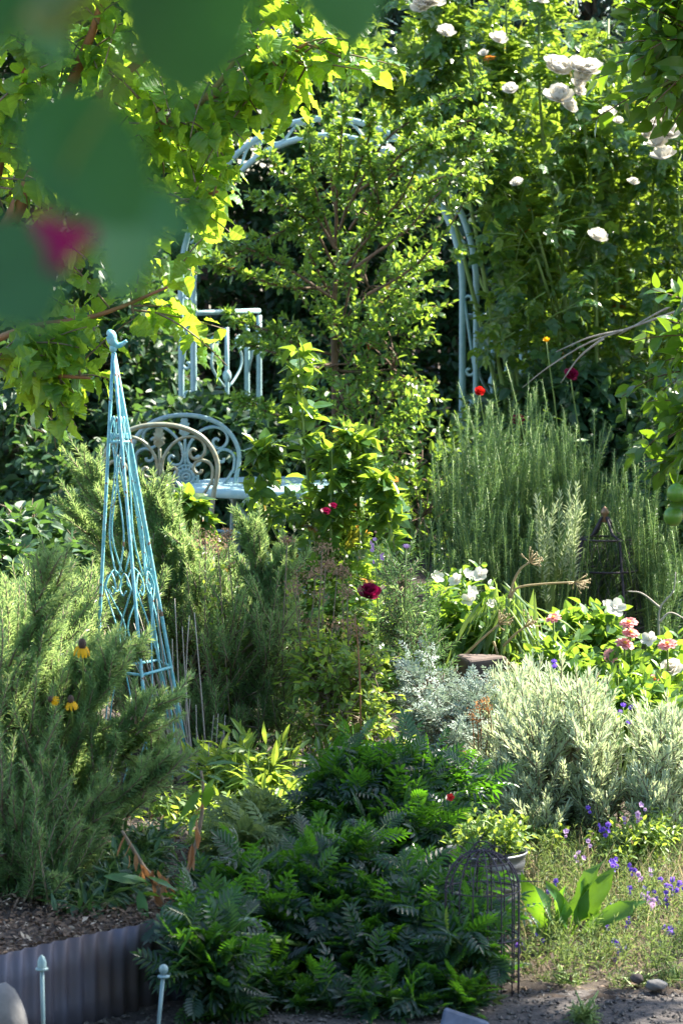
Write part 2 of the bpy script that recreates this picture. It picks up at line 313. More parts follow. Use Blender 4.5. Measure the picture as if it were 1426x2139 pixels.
# ---- plant growth
def arcs(base, dirs, L, droop=0.0, jit=0.12):
    m = len(base); bend = rs.normal(0, jit, (m, 3)); bend[:, 2] -= droop
    return dict(b=np.asarray(base), d=nrm(dirs), L=np.broadcast_to(np.asarray(L, float), (m,)), n=bend)
def arc_pt(a, t):
    t = np.asarray(t)[..., None]; L = a['L'][:, None, None]
    P = a['b'][:, None] + L * (a['d'][:, None] * t + a['n'][:, None] * t * t)
    T = nrm(a['d'][:, None] + 2 * a['n'][:, None] * t); return P, T
def arc_tubes(mb, a, r0, r1, k=6, s=4):
    m = len(a['b']); t = np.broadcast_to(np.linspace(0, 1, k), (m, k)); P, _ = arc_pt(a, t)
    tubes(mb, P, np.broadcast_to(np.linspace(r0, r1, k), (m, k)), s)
def arc_leaves(mb, kind, a, n, size, t0=.15, a0=60, a1=35, droop=.0, nup=.8, jit=.35, taper=.35, pet=0.0, two=False, var=None, var_arc=.5):
    m = len(a['b']); t = t0 + (1 - t0) * (np.arange(n)[None] + rs.uniform(0, .8, (m, n))) / n; t = np.minimum(t, 1)
    P, T = arc_pt(a, t); ref = nrm(np.cross(T, rs.normal(0, 1, (m, 1, 3)) + np.zeros_like(T))); bi = np.cross(T, ref)
    az = (np.arange(n)[None] * (math.pi if two else 2.39996)) + rs.uniform(0, 6.28, (m, 1)) + rs.normal(0, .3, (m, n))
    side = np.cos(az)[..., None] * ref + np.sin(az)[..., None] * bi
    ang = np.radians(a0 + (a1 - a0) * t) + rs.normal(0, .15, (m, n))
    D = T * np.cos(ang)[..., None] + side * np.sin(ang)[..., None] + rs.normal(0, jit * .4, (m, n, 3)); D[..., 2] -= droop
    N = UP * nup + T * (1 - nup) + rs.normal(0, jit, (m, n, 3)) + side * .25
    S = size * (1 - taper * t) * rs.uniform(.7, 1.15, (m, n))
    vr = np.clip(rs.uniform(0, 1, (m, n)) * (1 - var_arc) + rs.uniform(0, 1, (m, 1)) * var_arc, 0, 1) if var is None else np.full((m, n), var)
    P = P + side * pet
    scatter(mb, kind, P.reshape(-1, 3), D.reshape(-1, 3), N.reshape(-1, 3), S.ravel(), vr.ravel())
def in_lobes(lobes, n, shell=.55):
    """points in ellipsoids given as (px, py, d, rx px, ry px, depth radius m); returns points and outward directions"""
    vol = np.array([l[3] * l[4] * (l[5] ** .5) / l[2] ** 2 for l in lobes]); pick = rs.choice(len(lobes), n, p=vol / vol.sum())
    u = nrm(rs.normal(0, 1, (n, 3))); r = (shell + (1 - shell) * rs.uniform(0, 1, n) ** .6)[:, None]
    C = np.array([at(l[0], l[1], l[2]) for l in lobes]); Rd = np.array([(l[3] * l[2] / F, l[5], l[4] * l[2] / F) for l in lobes])
    return C[pick] + u * r * Rd[pick], nrm(u / Rd[pick]), pick, C
def limbs(mb, root, ends, r0, r1, k=7, s=6, lift=.25, jit=.05):
    """branches that leave the root upright and bend over to the ends"""
    ends = np.asarray(ends); m = len(ends); root = np.broadcast_to(np.asarray(root, float), (m, 3)); t = np.linspace(0, 1, k)[None, :, None]
    mid = root + (ends - root) * np.array([.35, .35, .6]) + rs.normal(0, jit, (m, 3)); 
    P = (1 - t) ** 2 * root[:, None] + 2 * t * (1 - t) * mid[:, None] + t * t * ends[:, None]
    tubes(mb, P, np.broadcast_to(np.linspace(r0, r1, k), (m, k)), s)
def bush(name, label, cat, root, lobes, kind, mat, ntw, tl, nl, size, group=None, up=.5, droop=.1, shell=.5, stem='woody', sr=(.010, .004), keep=None, leafdroop=.1, nup=.7, a=(60, 35), pet=0., two=False, t0=.15, stems_name='stem', foliage_name='foliage', smoothed=False, tr=.0015, out=1.0, loc=None):
    t = thing(name, label, cat, root, group)
    B, O, pick, C = in_lobes(lobes, ntw, shell)
    if keep is not None: k = keep(B); B, O, pick = B[k], O[k], pick[k]
    D = O * out + UP * up + rs.normal(0, .3, O.shape); Ln = tl * rs.uniform(.6, 1.25, len(B))
    B = B - nrm(D) * Ln[:, None] * .6
    ar = arcs(B, D, Ln, droop)
    st = MB(); limbs(st, root, C + rs.normal(0, .02, C.shape), sr[0], sr[1])
    sub = rs.rand(len(B)) < min(1, 140 / max(len(B), 1)); limbs(st, C[pick[sub]], B[sub], sr[1], tr, 4, 4)
    arc_tubes(st, ar, tr * 1.1, tr * .5, 5, 3)
    st.build(stems_name, M[stem], t)
    fo = MB(); arc_leaves(fo, kind, ar, nl, size, t0, a[0], a[1], leafdroop, nup, pet=pet, two=two)
    fo.build(foliage_name, M[mat], t, smoothed)
    return t, ar
def gpt(px, d): x = (px - 713) / F * d; return np.array([x, d, float(gz(x, d)) - .01])

def thin(ar, boxes, p=1.0):
    """leave out twigs whose middle falls in these photo boxes, where the photo shows what stands behind"""
    mid = arc_pt(ar, np.full((len(ar['b']), 1), .6))[0][:, 0]; x, y = px_of(mid); k = np.ones(len(x), bool)
    for x0, y0, x1, y1 in boxes: k &= ~((x > x0) & (x < x1) & (y > y0) & (y < y1) & (rs.rand(len(x)) < p))
    return {q: v[k] for q, v in ar.items()}
# ---- flower shapes (local +Z is the way the flower faces), about 1 unit across
def petal_ring(mb, n, r0, L, W, elev, cup, var0, twist=0., z=0.):
    for k in range(n):
        a = 2 * math.pi * (k + twist) / n + rs.normal(0, .08); e = elev + rs.normal(0, .06); rows = []
        for i, t in enumerate((0, .35, .7, 1.0)):
            hw = W * (.45, .9, 1.0, .55)[i]; ee = e + cup * t
            rr = r0 + L * t * math.cos(ee); zz = z + L * t * math.sin(ee)
            for s in (-1, 0, 1):
                x, y, zq = rr - (.08 * W if s else 0), s * hw, zz + (abs(s) * .25 * hw)
                rows.append((x * math.cos(a) - y * math.sin(a), x * math.sin(a) + y * math.cos(a), zq))
        Q = [(3 * i + j, 3 * i + j + 1, 3 * i + j + 4, 3 * i + j + 3) for i in range(3) for j in range(2)]
        mb.add(rows, None, Q, np.clip(var0 + rs.uniform(-.3, .3), 0, 1))
def fl_rose():
    m = MB()
    for i, (n, r, L, W, e, c) in enumerate(((5, .02, .5, .24, .25, .25), (5, .02, .46, .23, .6, .35), (5, .02, .40, .2, .95, .5), (4, .01, .34, .16, 1.25, .4), (3, .0, .28, .12, 1.45, .2))): petal_ring(m, n, r, L, W, e, c, .5, i * .5, .02 * i)
    return m
def fl_simple(n=5, e=.35, W=.2):
    m = MB(); petal_ring(m, n, .03, .48, W, e, .1, .5); petal_ring(m, 3, .01, .2, .08, 1.0, .2, .6); return m
def fl_zinnia():
    m = MB(); petal_ring(m, 13, .06, .44, .12, .12, -.15, .5); petal_ring(m, 11, .05, .36, .11, .3, -.1, .7, .5, .04); petal_ring(m, 8, .04, .26, .09, .5, 0, .6, .2, .07); return m
def fl_daisy():
    m = MB(); petal_ring(m, 11, .1, .45, .075, -.25, -.7, .5); return m
def fl_tuft():
    m = MB(); petal_ring(m, 9, .03, .45, .09, .5, .2, .5); petal_ring(m, 8, .02, .4, .08, 1.0, .2, .6, .5); return m
FM = {}
def fm(kind, fn, mat):
    key = kind + mat
    if key not in FM: FM[key] = fn().mesh(key, M[mat])
    return FM[key]

# =================================================================== THE SETTING
def structure(o): o['kind'] = 'structure'; return o
g = MB(); n = 60; xs = np.linspace(-60, 60, n); ys = np.linspace(-40, 80, n)
V = np.array([(x, y, -.02) for y in ys for x in xs]); Q = [(j * n + i, j * n + i + 1, (j + 1) * n + i + 1, (j + 1) * n + i) for j in range(n - 1) for i in range(n - 1)]
g.add(V, None, Q); structure(g.build('ground', M['earth']))
g = MB(); nx, ny = 170, 120; xs = np.linspace(-4, 4, nx); V = []
for s in np.linspace(0, 1, ny) ** 1.6:
    for x in xs:
        y0 = max(wall_y(x) + .012, 4.2) if x < -.30 else 6.70; y = y0 + s * (20 - y0)
        V.append((x, y, gz(x, y) + (rs.normal(0, .006) if s > 0 else 0)))
Q = [(j * nx + i, j * nx + i + 1, (j + 1) * nx + i + 1, (j + 1) * nx + i) for j in range(ny - 1) for i in range(nx - 1)]
g.add(V, None, Q); structure(g.build('soil', M['soil']))
g = MB(); nx, ny = 80, 50; V = [(x, y, .0 + rs.normal(0, .003)) for y in np.linspace(3.0, 6.78, ny) for x in np.linspace(-3, 3, nx)]
Q = [(j * nx + i, j * nx + i + 1, (j + 1) * nx + i + 1, (j + 1) * nx + i) for j in range(ny - 1) for i in range(nx - 1)]
g.add(V, None, Q); structure(g.build('path', M['path']))
# mulch chips on the soil, gravel on the path
m = 17000; x = rs.uniform(-1.3, 1.3, m); y = rs.uniform(6.2, 9.5, m); k = (y > np.where(x < -.3, wall_y(x) + .03, 6.74)); x, y = x[k], y[k]
x = np.concatenate([x, rs.uniform(-1.1, -.22, 9000)]); y = np.concatenate([y, wall_y(x[-9000:]) + .03 + rs.rand(9000) ** 1.5 * .9]); mb = MB(); P = np.stack([x, y, gz(x, y) + rs.uniform(.002, .02, len(x))], 1); D = rs.normal(0, 1, (len(x), 3)); D[:, 2] *= .35
scatter(mb, 'fleck', P, D, UP + rs.normal(0, .5, (len(x), 3)), rs.uniform(.005, .022, len(x)), rs.uniform(0, 1, len(x)))
o = mb.build('mulch', M['chip']); o['kind'] = 'stuff'; o['label'] = 'dark bark mulch and dry leaf bits over the bed soil'
m = 5200; x = rs.uniform(-.9, .95, m); y = rs.uniform(5.9, 6.78, m); mb = MB()
for k in range(0, m):
    if x[k] < -.28 and y[k] > wall_y(x[k]) - .01: continue
    r = rs.uniform(.002, .007); V = np.array([(1, 0, 0), (-1, 0, 0), (0, 1, 0), (0, -1, 0), (0, 0, .7), (0, 0, -.7)]) * r + rs.normal(0, r * .2, (6, 3)) + (x[k], y[k], .003)
    mb.add(V, [(0, 2, 4), (2, 1, 4), (1, 3, 4), (3, 0, 4), (2, 0, 5), (1, 2, 5), (3, 1, 5), (0, 3, 5)], None, rs.rand())
o = mb.build('gravel', M['pebble'], smoothed=False); o['kind'] = 'stuff'; o['label'] = 'grey gravel over the garden path'

# =================================================================== BACKGROUND WALL OF GREEN
t = thing('dark_backing_fence', 'added dark weathered board fence darkening the gaps behind the tall hedge trees', 'fence', (0, 19.2, 0))
mb = MB()  # fence added so the gaps in the hedge stay dark
for k in range(52): box(mb, (-3.9 + k * .152, 19.2 + rs.uniform(-.008, .008), 1.0), (.07, .012, 1.0 + rs.uniform(-.02, .02)))
mb.build('board_panel', M['wood'], t, False)
BACK = [  # px, py, d, rx, ry, rd
 ('dark evergreen shrub behind the mulberry at the far left', [(-60, 250, 17.5, 260, 520, .6), (40, 800, 17.0, 230, 420, .5), (60, -150, 17.6, 260, 250, .6)], 'hedge'),
 ('dark evergreen shrub filling the view between mulberry and arbour', [(330, 200, 17.3, 230, 460, .6), (330, 780, 16.9, 220, 420, .5), (360, -150, 17.4, 240, 240, .6)], 'hedge'),
 ('deep green shrub seen through the middle of the arbour', [(700, 420, 17.2, 230, 420, .6), (680, 900, 16.8, 230, 350, .5)], 'hedge'),
 ('grey green feathery tree standing above the arbour top', [(720, -60, 18.0, 260, 280, .6), (960, 40, 18.0, 220, 260, .5)], 'conifer'),
 ('grey green tall tree behind the white climbing roses', [(1230, 60, 18.0, 260, 360, .6), (1230, -220, 18.2, 260, 220, .5), (1440, 200, 18.0, 160, 500, .5)], 'conifer'),
 ('shadowy evergreen shrub behind the right arbour posts', [(1060, 560, 17.0, 220, 420, .5), (1040, 980, 16.6, 220, 300, .5)], 'hedge'),
 ('dark evergreen shrub closing the far right beyond the roses', [(1680, 300, 17.0, 230, 480, .6), (1700, 850, 16.6, 230, 380, .5)], 'hedge'),
 ('shadowy evergreen shrub behind the lower climbing rose', [(1340, 640, 16.8, 230, 420, .5), (1320, 1020, 16.4, 240, 300, .5)], 'hedge'),
]
for lab, lob, mt in BACK:
    c = at(lob[0][0], lob[0][1], lob[0][2]); root = np.array([c[0], lob[0][2], -.02])
    far = mt == 'conifer'
    bush('hedge_tree' if not far else 'feathery_tree', lab, 'tree', root, lob, 'oval' if not far else 'lance', mt, 1500, .34, 13, .085 if not far else .095,
         group='trees closing the garden behind', up=.25, droop=.15, shell=.25, sr=(.04, .015), stems_name='trunk', foliage_name='crown')
SHADE = [
 ('bluish leafy shrub in deep shade left of the chairs', [(60, 930, 14.6, 150, 230, .35), (150, 1050, 14.2, 130, 160, .3), (20, 700, 15, 170, 220, .4)]),
 ('bluish leafy shrub in deep shade below the mulberry twigs', [(270, 760, 15.0, 150, 220, .4), (240, 1000, 14.6, 150, 200, .3), (200, 560, 15.2, 150, 160, .35)]),
 ('dark leafy shrub in shade at the right edge behind the zinnias', [(1400, 1120, 12.3, 80, 170, .3), (1330, 1230, 12.0, 90, 90, .25), (1440, 950, 12.6, 80, 160, .3)]),
 ('dark leafy shrub in shade under the climbing rose', [(1180, 860, 13.4, 150, 110, .25), (1320, 960, 13.3, 110, 130, .25), (1080, 900, 13.5, 90, 110, .2)]),
 ('low leafy shrub with sunlit tips behind the left rosemary', [(60, 1140, 10.8, 110, 60, .25), (0, 1200, 10.5, 90, 60, .2), (190, 1180, 10.6, 60, 50, .2)]),
 ('bluish leafy shrub in shade behind the round metal chair backs', [(400, 900, 13.7, 110, 90, .2), (520, 960, 13.6, 120, 110, .2), (400, 1060, 13.6, 150, 100, .2)]),
]
for lab, lob in SHADE:
    c = at(lob[0][0], lob[0][1], lob[0][2]); root = np.array([c[0], lob[0][2], -.02])
    bush('shade_shrub', lab, 'shrub', root, lob, 'broad', 'hedge2', 620, .26, 9, .085, group='shade shrubs at the back', up=.15, droop=.25, shell=.35, leafdroop=.35, sr=(.02, .008))

rt = np.array([2.8, 14.0, -.02]); t = thing('hedge_tree', 'tall dense hedge tree standing to the right of the climbing rose', 'tree', rt, 'trees closing the garden behind')
m = 1300; B = np.stack([rs.uniform(2.35, 3.15, m), rs.uniform(12.3, 16.2, m), rs.uniform(.2, 3.45, m) + rs.normal(0, .1, m)], 1); ar = arcs(B, rs.normal(0, .6, (m, 3)) + UP * .5, rs.uniform(.2, .4, m), .15)
mb = MB(); limbs(mb, rt, B[::14], .03, .008); arc_tubes(mb, ar, .004, .002, 4, 3); mb.build('trunk', M['bark'], t); mb = MB(); arc_leaves(mb, 'oval', ar, 13, .085, .15); mb.build('crown', M['hedge'], t, False)
# =================================================================== ARBOUR
A0 = at(678, 600, 14.0); ang = R(-30); ux = np.array([math.cos(ang), math.sin(ang), 0]); uy = np.array([-math.sin(ang), math.cos(ang), 0])
ab = thing('garden_arbour', 'pale blue metal arbour with scrollwork between its twin hoops', 'arbour', (A0[0], 14.0, 0))
W = lambda u, z, dep=0.: np.array([A0[0], 14.0, 0]) + ux * u + uy * dep + UP * z
HW, HI = .644 / math.cos(ang), .587 / math.cos(ang); ZS = 1.41
for dep in (0.,):
    for hw, b, r in ((HW, .73, .0135), (HI, .655, .0145)):
        p = [W(-hw, z, dep) for z in np.linspace(-.02, ZS, 8)] + [W(-hw * math.cos(q), ZS + b * math.sin(q), dep) for q in np.linspace(0, math.pi, 40)[1:-1]] + [W(hw, z, dep) for z in np.linspace(ZS, -.02, 8)]
        mb = MB(); tube(mb, p, r, 8); mb.build('hoop', M['paleblue'], ab)
    mb = MB()
    def spiral(c, r0, a0, turns, du, flip=1): return [(c[0] + flip * (r0 * (1 - .8 * s)) * math.cos(a0 + turns * 6.283 * s), c[1] + (r0 * (1 - .8 * s)) * math.sin(a0 + turns * 6.283 * s)) for s in np.linspace(0, 1, 14)]
    hm = (HW + HI) / 2; rr = (HW - HI) / 2 - .012
    for sg in (-1, 1):
        for z0 in (.62, 1.06, 1.5):
            a_ = [(sg * (hm + (x_)), z0 + y_) for x_, y_ in spiral((0, .30), rr + .004, 3.6, -.9, 0)][::-1] + [(sg * (hm + x_), z0 + y_) for x_, y_ in spiral((0, .0), rr + .004, .4, -.9, 0)]
            if z0 < 1.4: mb = MB(); tube(mb, [W(u, z, dep) for u, z in smoothline(np.array(a_), 40)], .007, 5); mb.build('scroll', M['paleblue'], ab)
        for q in (.45, .95, 1.32):
            cx_, cz_ = sg * (HW + HI) / 2 * math.cos(q), ZS + .69 * math.sin(q)
            tg = np.array([-sg * math.sin(q), math.cos(q)]); nr_ = np.array([sg * math.cos(q), math.sin(q)])
            pts = [np.array([cx_, cz_]) + tg * (s - .5) * .24 + nr_ * (.026 * math.sin((s - .5) * 6.2)) for s in np.linspace(0, 1, 14)]
            e = pts[-1]; pts += [e + .02 * (np.array([math.cos(v), math.sin(v)]) - np.array([1, 0])) * (1 - v / 9) for v in np.linspace(.3, 5, 10)]
            mb = MB(); tube(mb, [W(p[0], p[1], dep) for p in pts], .0065, 5); mb.build('scroll', M['paleblue'], ab)
for sg in (-1, 1):
    for hw in (HW, HI): mb = MB(); tube(mb, [W(sg * hw, z, .56) for z in np.linspace(-.02, 1.27, 8)], .0125, 8); mb.build('rear_post', M['paleblue'], ab)
    mb = MB(); tube(mb, [W(sg * HI, 1.25, .56), W(sg * (HW + HI) / 2, 1.12, .56), W(sg * HW, .98, .56)], .007, 5); mb.build('rear_brace', M['paleblue'], ab)
for sg in (-1, 1):
    for z in (.30, 1.29): mb = MB(); tube(mb, [W(sg * HI, z, d) for d in (0, .28, .56)], .012, 6); mb.build('side_rail', M['paleblue'], ab)
    mb = MB()
    tube(mb, [W(sg * HI, z, .28) for z in np.linspace(.30, 1.22, 6)], .010, 6)
    ball(mb, W(sg * HI, 1.0, .28), .020, 1.5, 10)
    for q in (-1, 1):
        for zc, h in ((1.05, .2), (.62, .25)):
            pts = [(.28 + q * (.02 + .11 * math.sin(s * 2.6)), zc + h * (s - .5)) for s in np.linspace(0, 1, 16)]
            ex, ez = pts[-1]; pts += [(ex + q * .03 * (1 - math.cos(v)), ez + .03 * math.sin(v)) for v in np.linspace(.3, 4.6, 10)]
            tube(mb, [W(sg * HI, z, d) for d, z in pts], .006, 5)
    mb.build('side_scrollwork', M['paleblue'], ab)

# =================================================================== CHAIRS AND TABLE
def chair(label, px, d, rot, mat, sc_=1.0):
    c = np.array([(px - 713) / F * d, d, 0.0]); t = thing('bistro_chair', label, 'chair', c, 'scroll back metal chairs')
    ca, sa = math.cos(rot), math.sin(rot)
    K = 1 / 3.961 / 570 * sc_
    def w3(u, z, y=0.): return c + np.array([u * ca - y * sa, u * sa + y * ca, z])
    def zp(p, sg=1): return w3(sg * (p[0] - 530) * K, .945 - (p[1] - 110) * K, 0)   # a point measured on the enlarged photo of the chair back
    def tb(mb, pts, r, n=30, sg=1, s=7): tube(mb, [zp(p, sg) for p in smoothline(np.array(pts, float), n)], r, s)
    mb = MB()
    half = [(530, 120), (700, 140), (860, 210), (960, 320), (1005, 440), (1000, 560), (972, 700), (950, 940), (940, 1250)]
    full = [(1060 - x, y) for x, y in half[::-1]] + half[1:]
    tb(mb, full, .0092, 70); o = mb.build('back_hoop', M[mat], t)
    mb = MB()
    for sg in (1, -1):
        tb(mb, [(545, 500), (560, 400), (620, 300), (700, 240), (790, 220), (870, 248), (905, 310), (890, 370), (840, 408), (790, 390), (780, 345), (806, 322), (832, 340)], .006, 44, sg)
        tb(mb, [(955, 620), (968, 500), (940, 440), (880, 415), (830, 430), (806, 480), (830, 520), (868, 520), (876, 492)], .006, 34, sg)
        tb(mb, [(537, 440), (560, 530), (600, 556), (650, 545), (672, 505), (650, 475), (624, 490)], .006, 26, sg)
        tb(mb, [(950, 600), (900, 680), (830, 760), (700, 860), (600, 860)], .006, 24, sg)
        tb(mb, [(590, 765), (650, 765), (695, 820), (705, 900), (680, 980)], .006, 24, sg)
        tb(mb, [(548, 775), (556, 840), (595, 862), (624, 835), (600, 812)], .006, 22, sg)
    tb(mb, [(530, 320), (531, 430), (532, 550)], .006, 10)
    mb.build('back_scrollwork', M[mat], t)
    mb = MB(); cc = np.array([540, 660.]); rim = [cc + 103 * np.array([math.cos(q), math.sin(q)]) for q in np.linspace(0, 6.283, 33)]
    tube(mb, [zp(p) for p in rim], .006, 6)
    for q in np.linspace(0, 6.283, 17)[:-1]:
        a_, b_ = cc + 30 * np.array([math.cos(q), math.sin(q)]), cc + 98 * np.array([math.cos(q), math.sin(q)])
        tube(mb, [zp(a_), zp((a_ + b_) / 2), zp(b_)], [.003, .0055, .0062], 5)
    for rr_ in (34, 66): tube(mb, [zp(cc + rr_ * np.array([math.cos(q), math.sin(q)])) for q in np.linspace(0, 6.283, 25)], .0065, 6)
    ball(mb, zp(cc), .012, .6); mb.build('medallion', M[mat], t)
    mb = MB(); out = [(0, 0), (20, -4), (34, 14), (28, 30), (48, 44), (38, 66), (56, 86), (42, 108), (48, 128), (26, 146), (10, 160), (0, 175)]
    Pl = [zp((525 + x, 150 + y)) for x, y in out] + [zp((525 - x, 150 + y)) for x, y in out[1:-1][::-1]]
    ctr = zp((525, 235)) + np.array([0, -.008, 0]); V = [ctr] + Pl; nn = len(Pl)
    back = [v + np.array([0, .008, 0]) for v in [ctr + np.array([0, .004, 0])] + Pl]
    mb.add(V, [(0, 1 + (k + 1) % nn, 1 + k) for k in range(nn)], None); mb.add(back, [(0, 1 + k, 1 + (k + 1) % nn) for k in range(nn)], None)
    mb.build('oak_leaf', M[mat], t, False)
    mb = MB(); rim = [w3(.205 * math.cos(q), .455, .21 + .205 * math.sin(q)) for q in np.linspace(0, 6.283, 33)]; tube(mb, rim, .009, 6)
    for k in range(9):
        u = -.18 + k * .045; h = math.sqrt(.2 ** 2 - u * u); tube(mb, [w3(u, .455, .21 - h), w3(u, .452, .21), w3(u, .455, .21 + h)], .005, 5)
    mb.build('seat', M[mat], t)
    for u, y, du, dy in ((-.19, .03, -.03, -.05), (.19, .03, .03, -.05), (-.14, .36, -.05, .06), (.14, .36, .05, .06)):
        mb = MB(); tube(mb, [w3(u, .455, y), w3(u + du * .3, .25, y + dy * .2), w3(u + du, .0, y + dy)], .0095, 6); mb.build('leg', M[mat], t)
    return t
chair('weathered sage green metal chair with oak leaf and medallion back, nearest the obelisk', 333, 11.7, R(4), 'sage')
chair('blue grey metal scroll back chair standing behind the sage green one', 386, 12.35, R(-8), 'sageblue')
tc_ = at(590, 1012, 12.3); tb_ = thing('bistro_table', 'round pale metal bistro table beside the two scroll chairs', 'table', (tc_[0], 12.3, 0)); zt = tc_[2]
mb = MB(); lathe(mb, [(.001, zt - .006), (.34, zt - .006), (.375, zt - .030), (.380, zt - .026), (.380, zt), (.372, zt + .004), (.34, zt + .002), (.001, zt + .002)], (tc_[0], 12.3, 0), 48); mb.build('tabletop', M['paleblue'], tb_, True)
for k in range(3):
    q = k * 2.094 + .5; mb = MB(); c_ = np.array([tc_[0], 12.3, 0]); e = np.array([math.cos(q), math.sin(q), 0])
    tube(mb, smoothline([c_ + e * .28 + UP * (zt - .02), c_ + e * .12 + UP * .5, c_ + e * .07 + UP * .36, c_ + e * .16 + UP * .14, c_ + e * .28], 20), .011, 7); mb.build('leg', M['paleblue'], tb_)
mb = MB(); tube(mb, [np.array([tc_[0] + .11 * math.cos(q), 12.3 + .11 * math.sin(q), .36]) for q in np.linspace(0, 6.283, 25)], .007, 6); mb.build('stretcher_ring', M['paleblue'], tb_)

# =================================================================== OBELISK
ap = at(237, 726, 8.46); feet = [at(190, 1650, 8.40), at(320, 1665, 8.24), at(404, 1650, 8.46), at(368, 1640, 8.66)]
for f in feet: f[2] = float(gz(f[0], f[1])) - .02
ob = thing('plant_obelisk', 'slender turquoise wire obelisk topped by a little bird', 'obelisk', (ap[0] + .04, 8.45, .16))
tops = [ap + (f - ap) * .012 for f in feet]
for f, a_ in zip(feet, tops): mb = MB(); tube(mb, [a_ + (f - a_) * s for s in np.linspace(0, 1, 6)], .0048, 7); mb.build('leg', M['turq'], ob)
lv = lambda i, s: tops[i % 4] + (feet[i % 4] - tops[i % 4]) * s
for s in (.715,):
    mb = MB()
    for i in range(4): tube(mb, [lv(i, s), (lv(i, s) + lv(i + 1, s)) / 2, lv(i + 1, s)], .0042, 6)
    mb.build('ring_band', M['turq'], ob)
mb = MB()
for i in range(4): tube(mb, [lv(i, .2), lv(i + 1, .2)], .0035, 5)
mb.build('ring_band', M['turq'], ob)
for i in range(4):
    mb = MB(); fw = lambda u, s: lv(i, s) * (1 - u) + lv(i + 1, s) * u
    for (s0, s1, nar) in ((.155, .50, .46), (.505, .96, .44)):
        for sg in (0, 1):
            U = lambda u: u if sg == 0 else 1 - u
            pts = [(.5 - .04, s0 + (s1 - s0) * 1.0), (.22, s0 + (s1 - s0) * .72), (.38, s0 + (s1 - s0) * .42), (.47, s0 + (s1 - s0) * .26), (.22, s0 + (s1 - s0) * .11), (.10, s0 + .02), (.28, s0 - .012), (.44, s0 + .018), (.34, s0 + .038), (.24, s0 + .026)]
            tube(mb, [fw(U(u), s) for u, s in smoothline(np.array(pts), 44)], .0024, 5)
    mb.build('lyre_wires', M['turq'], ob)
mb = MB()   # bird: one continuous body grown along its spine
sp_ = smoothline([ap + np.array(v) for v in ((.036, 0, .018), (.022, 0, .008), (.010, 0, .006), (-.002, 0, .016), (-.006, 0, .034), (-.013, 0, .036), (-.018, -.002, .035))], 24)
rad = np.interp(np.linspace(0, 1, 24), (0, .15, .3, .45, .6, .72, .86, .93, 1), (.004, .0065, .008, .0125, .0145, .0125, .0105, .004, .0006)); tube(mb, sp_, rad, 12)
mb.build('bird_finial', M['turq'], ob)
mb = MB(); ball(mb, ap + UP * -.002, .010, 1.2, 10); mb.build('collar', M['turq'], ob)
# dead stems bound inside its foot
ds = thing('dead_vine', 'bundle of dry grey vine stems standing inside the obelisk foot', 'dead plant', (feet[2][0] - .03, 8.5, .15))
mb = MB(); m = 34; b = np.array([ds.location[0], 8.5, .15]) + np.stack([rs.normal(.0, .028, m), rs.normal(0, .04, m), np.zeros(m)], 1)
ar = arcs(b, np.stack([rs.normal(-.16, .07, m), rs.normal(0, .06, m), np.ones(m)], 1), rs.uniform(.14, .5, m), 0, .06); arc_tubes(mb, ar, .0028, .0012, 7, 4); mb.build('stem', M['twig'], ds)

# =================================================================== MULBERRY
mtr = np.array([-1.42, 9.9, .0]); mu = thing('mulberry_tree', 'sunlit mulberry tree with large yellow green leaves, reaching in from the left', 'tree', mtr)
LIMB = [[(-150, 900, 9.9), (-60, 620, 9.8), (20, 230, 9.6), (62, 120, 9.5), (70, -80, 9.4)], [(-60, 620, 9.8), (90, 330, 9.6), (160, 150, 9.5), (205, 30, 9.4), (230, -120, 9.4)], [(-60, 640, 9.8), (140, 420, 9.6), (280, 300, 9.5), (430, 205, 9.4), (520, 80, 9.3)],
        [(-60, 660, 9.8), (150, 520, 9.5), (330, 440, 9.4), (455, 400, 9.3)], [(-100, 760, 9.8), (40, 690, 9.4), (200, 660, 9.3), (350, 600, 9.2)], [(-110, 800, 9.8), (20, 740, 9.3), (100, 780, 9.2), (190, 790, 9.2)], [(140, 420, 9.6), (300, 360, 9.8), (420, 300, 9.9)],
        [(205, 200, 9.5), (380, 60, 9.6), (560, -60, 9.5), (640, -140, 9.5)], [(430, 205, 9.4), (560, 150, 9.3), (640, 90, 9.2)]]
mb = MB(); tube(mb, smoothline([mtr, mtr + np.array([.02, 0, .6]), at(-150, 900, 9.9)], 10), np.linspace(.085, .06, 10), 10); mb.build('trunk', M['redbark'], mu)
tip = []
for k, l in enumerate(LIMB):
    p = smoothline([at(*q) for q in l], 16); mb = MB(); tube(mb, p, np.linspace(.030 if k < 3 else .014, .004, 16), 7); mb.build('limb', M['redbark'], mu); tip.append(p)
TW = []
for p in tip:
    for q in p[4:]:
        for _ in range(2): TW.append(q)
TW = np.array(TW); inb = TW + rs.normal(0, .03, TW.shape)
D = np.stack([rs.normal(.45, .55, len(TW)), rs.normal(-.1, .5, len(TW)), rs.normal(.15, .5, len(TW))], 1)
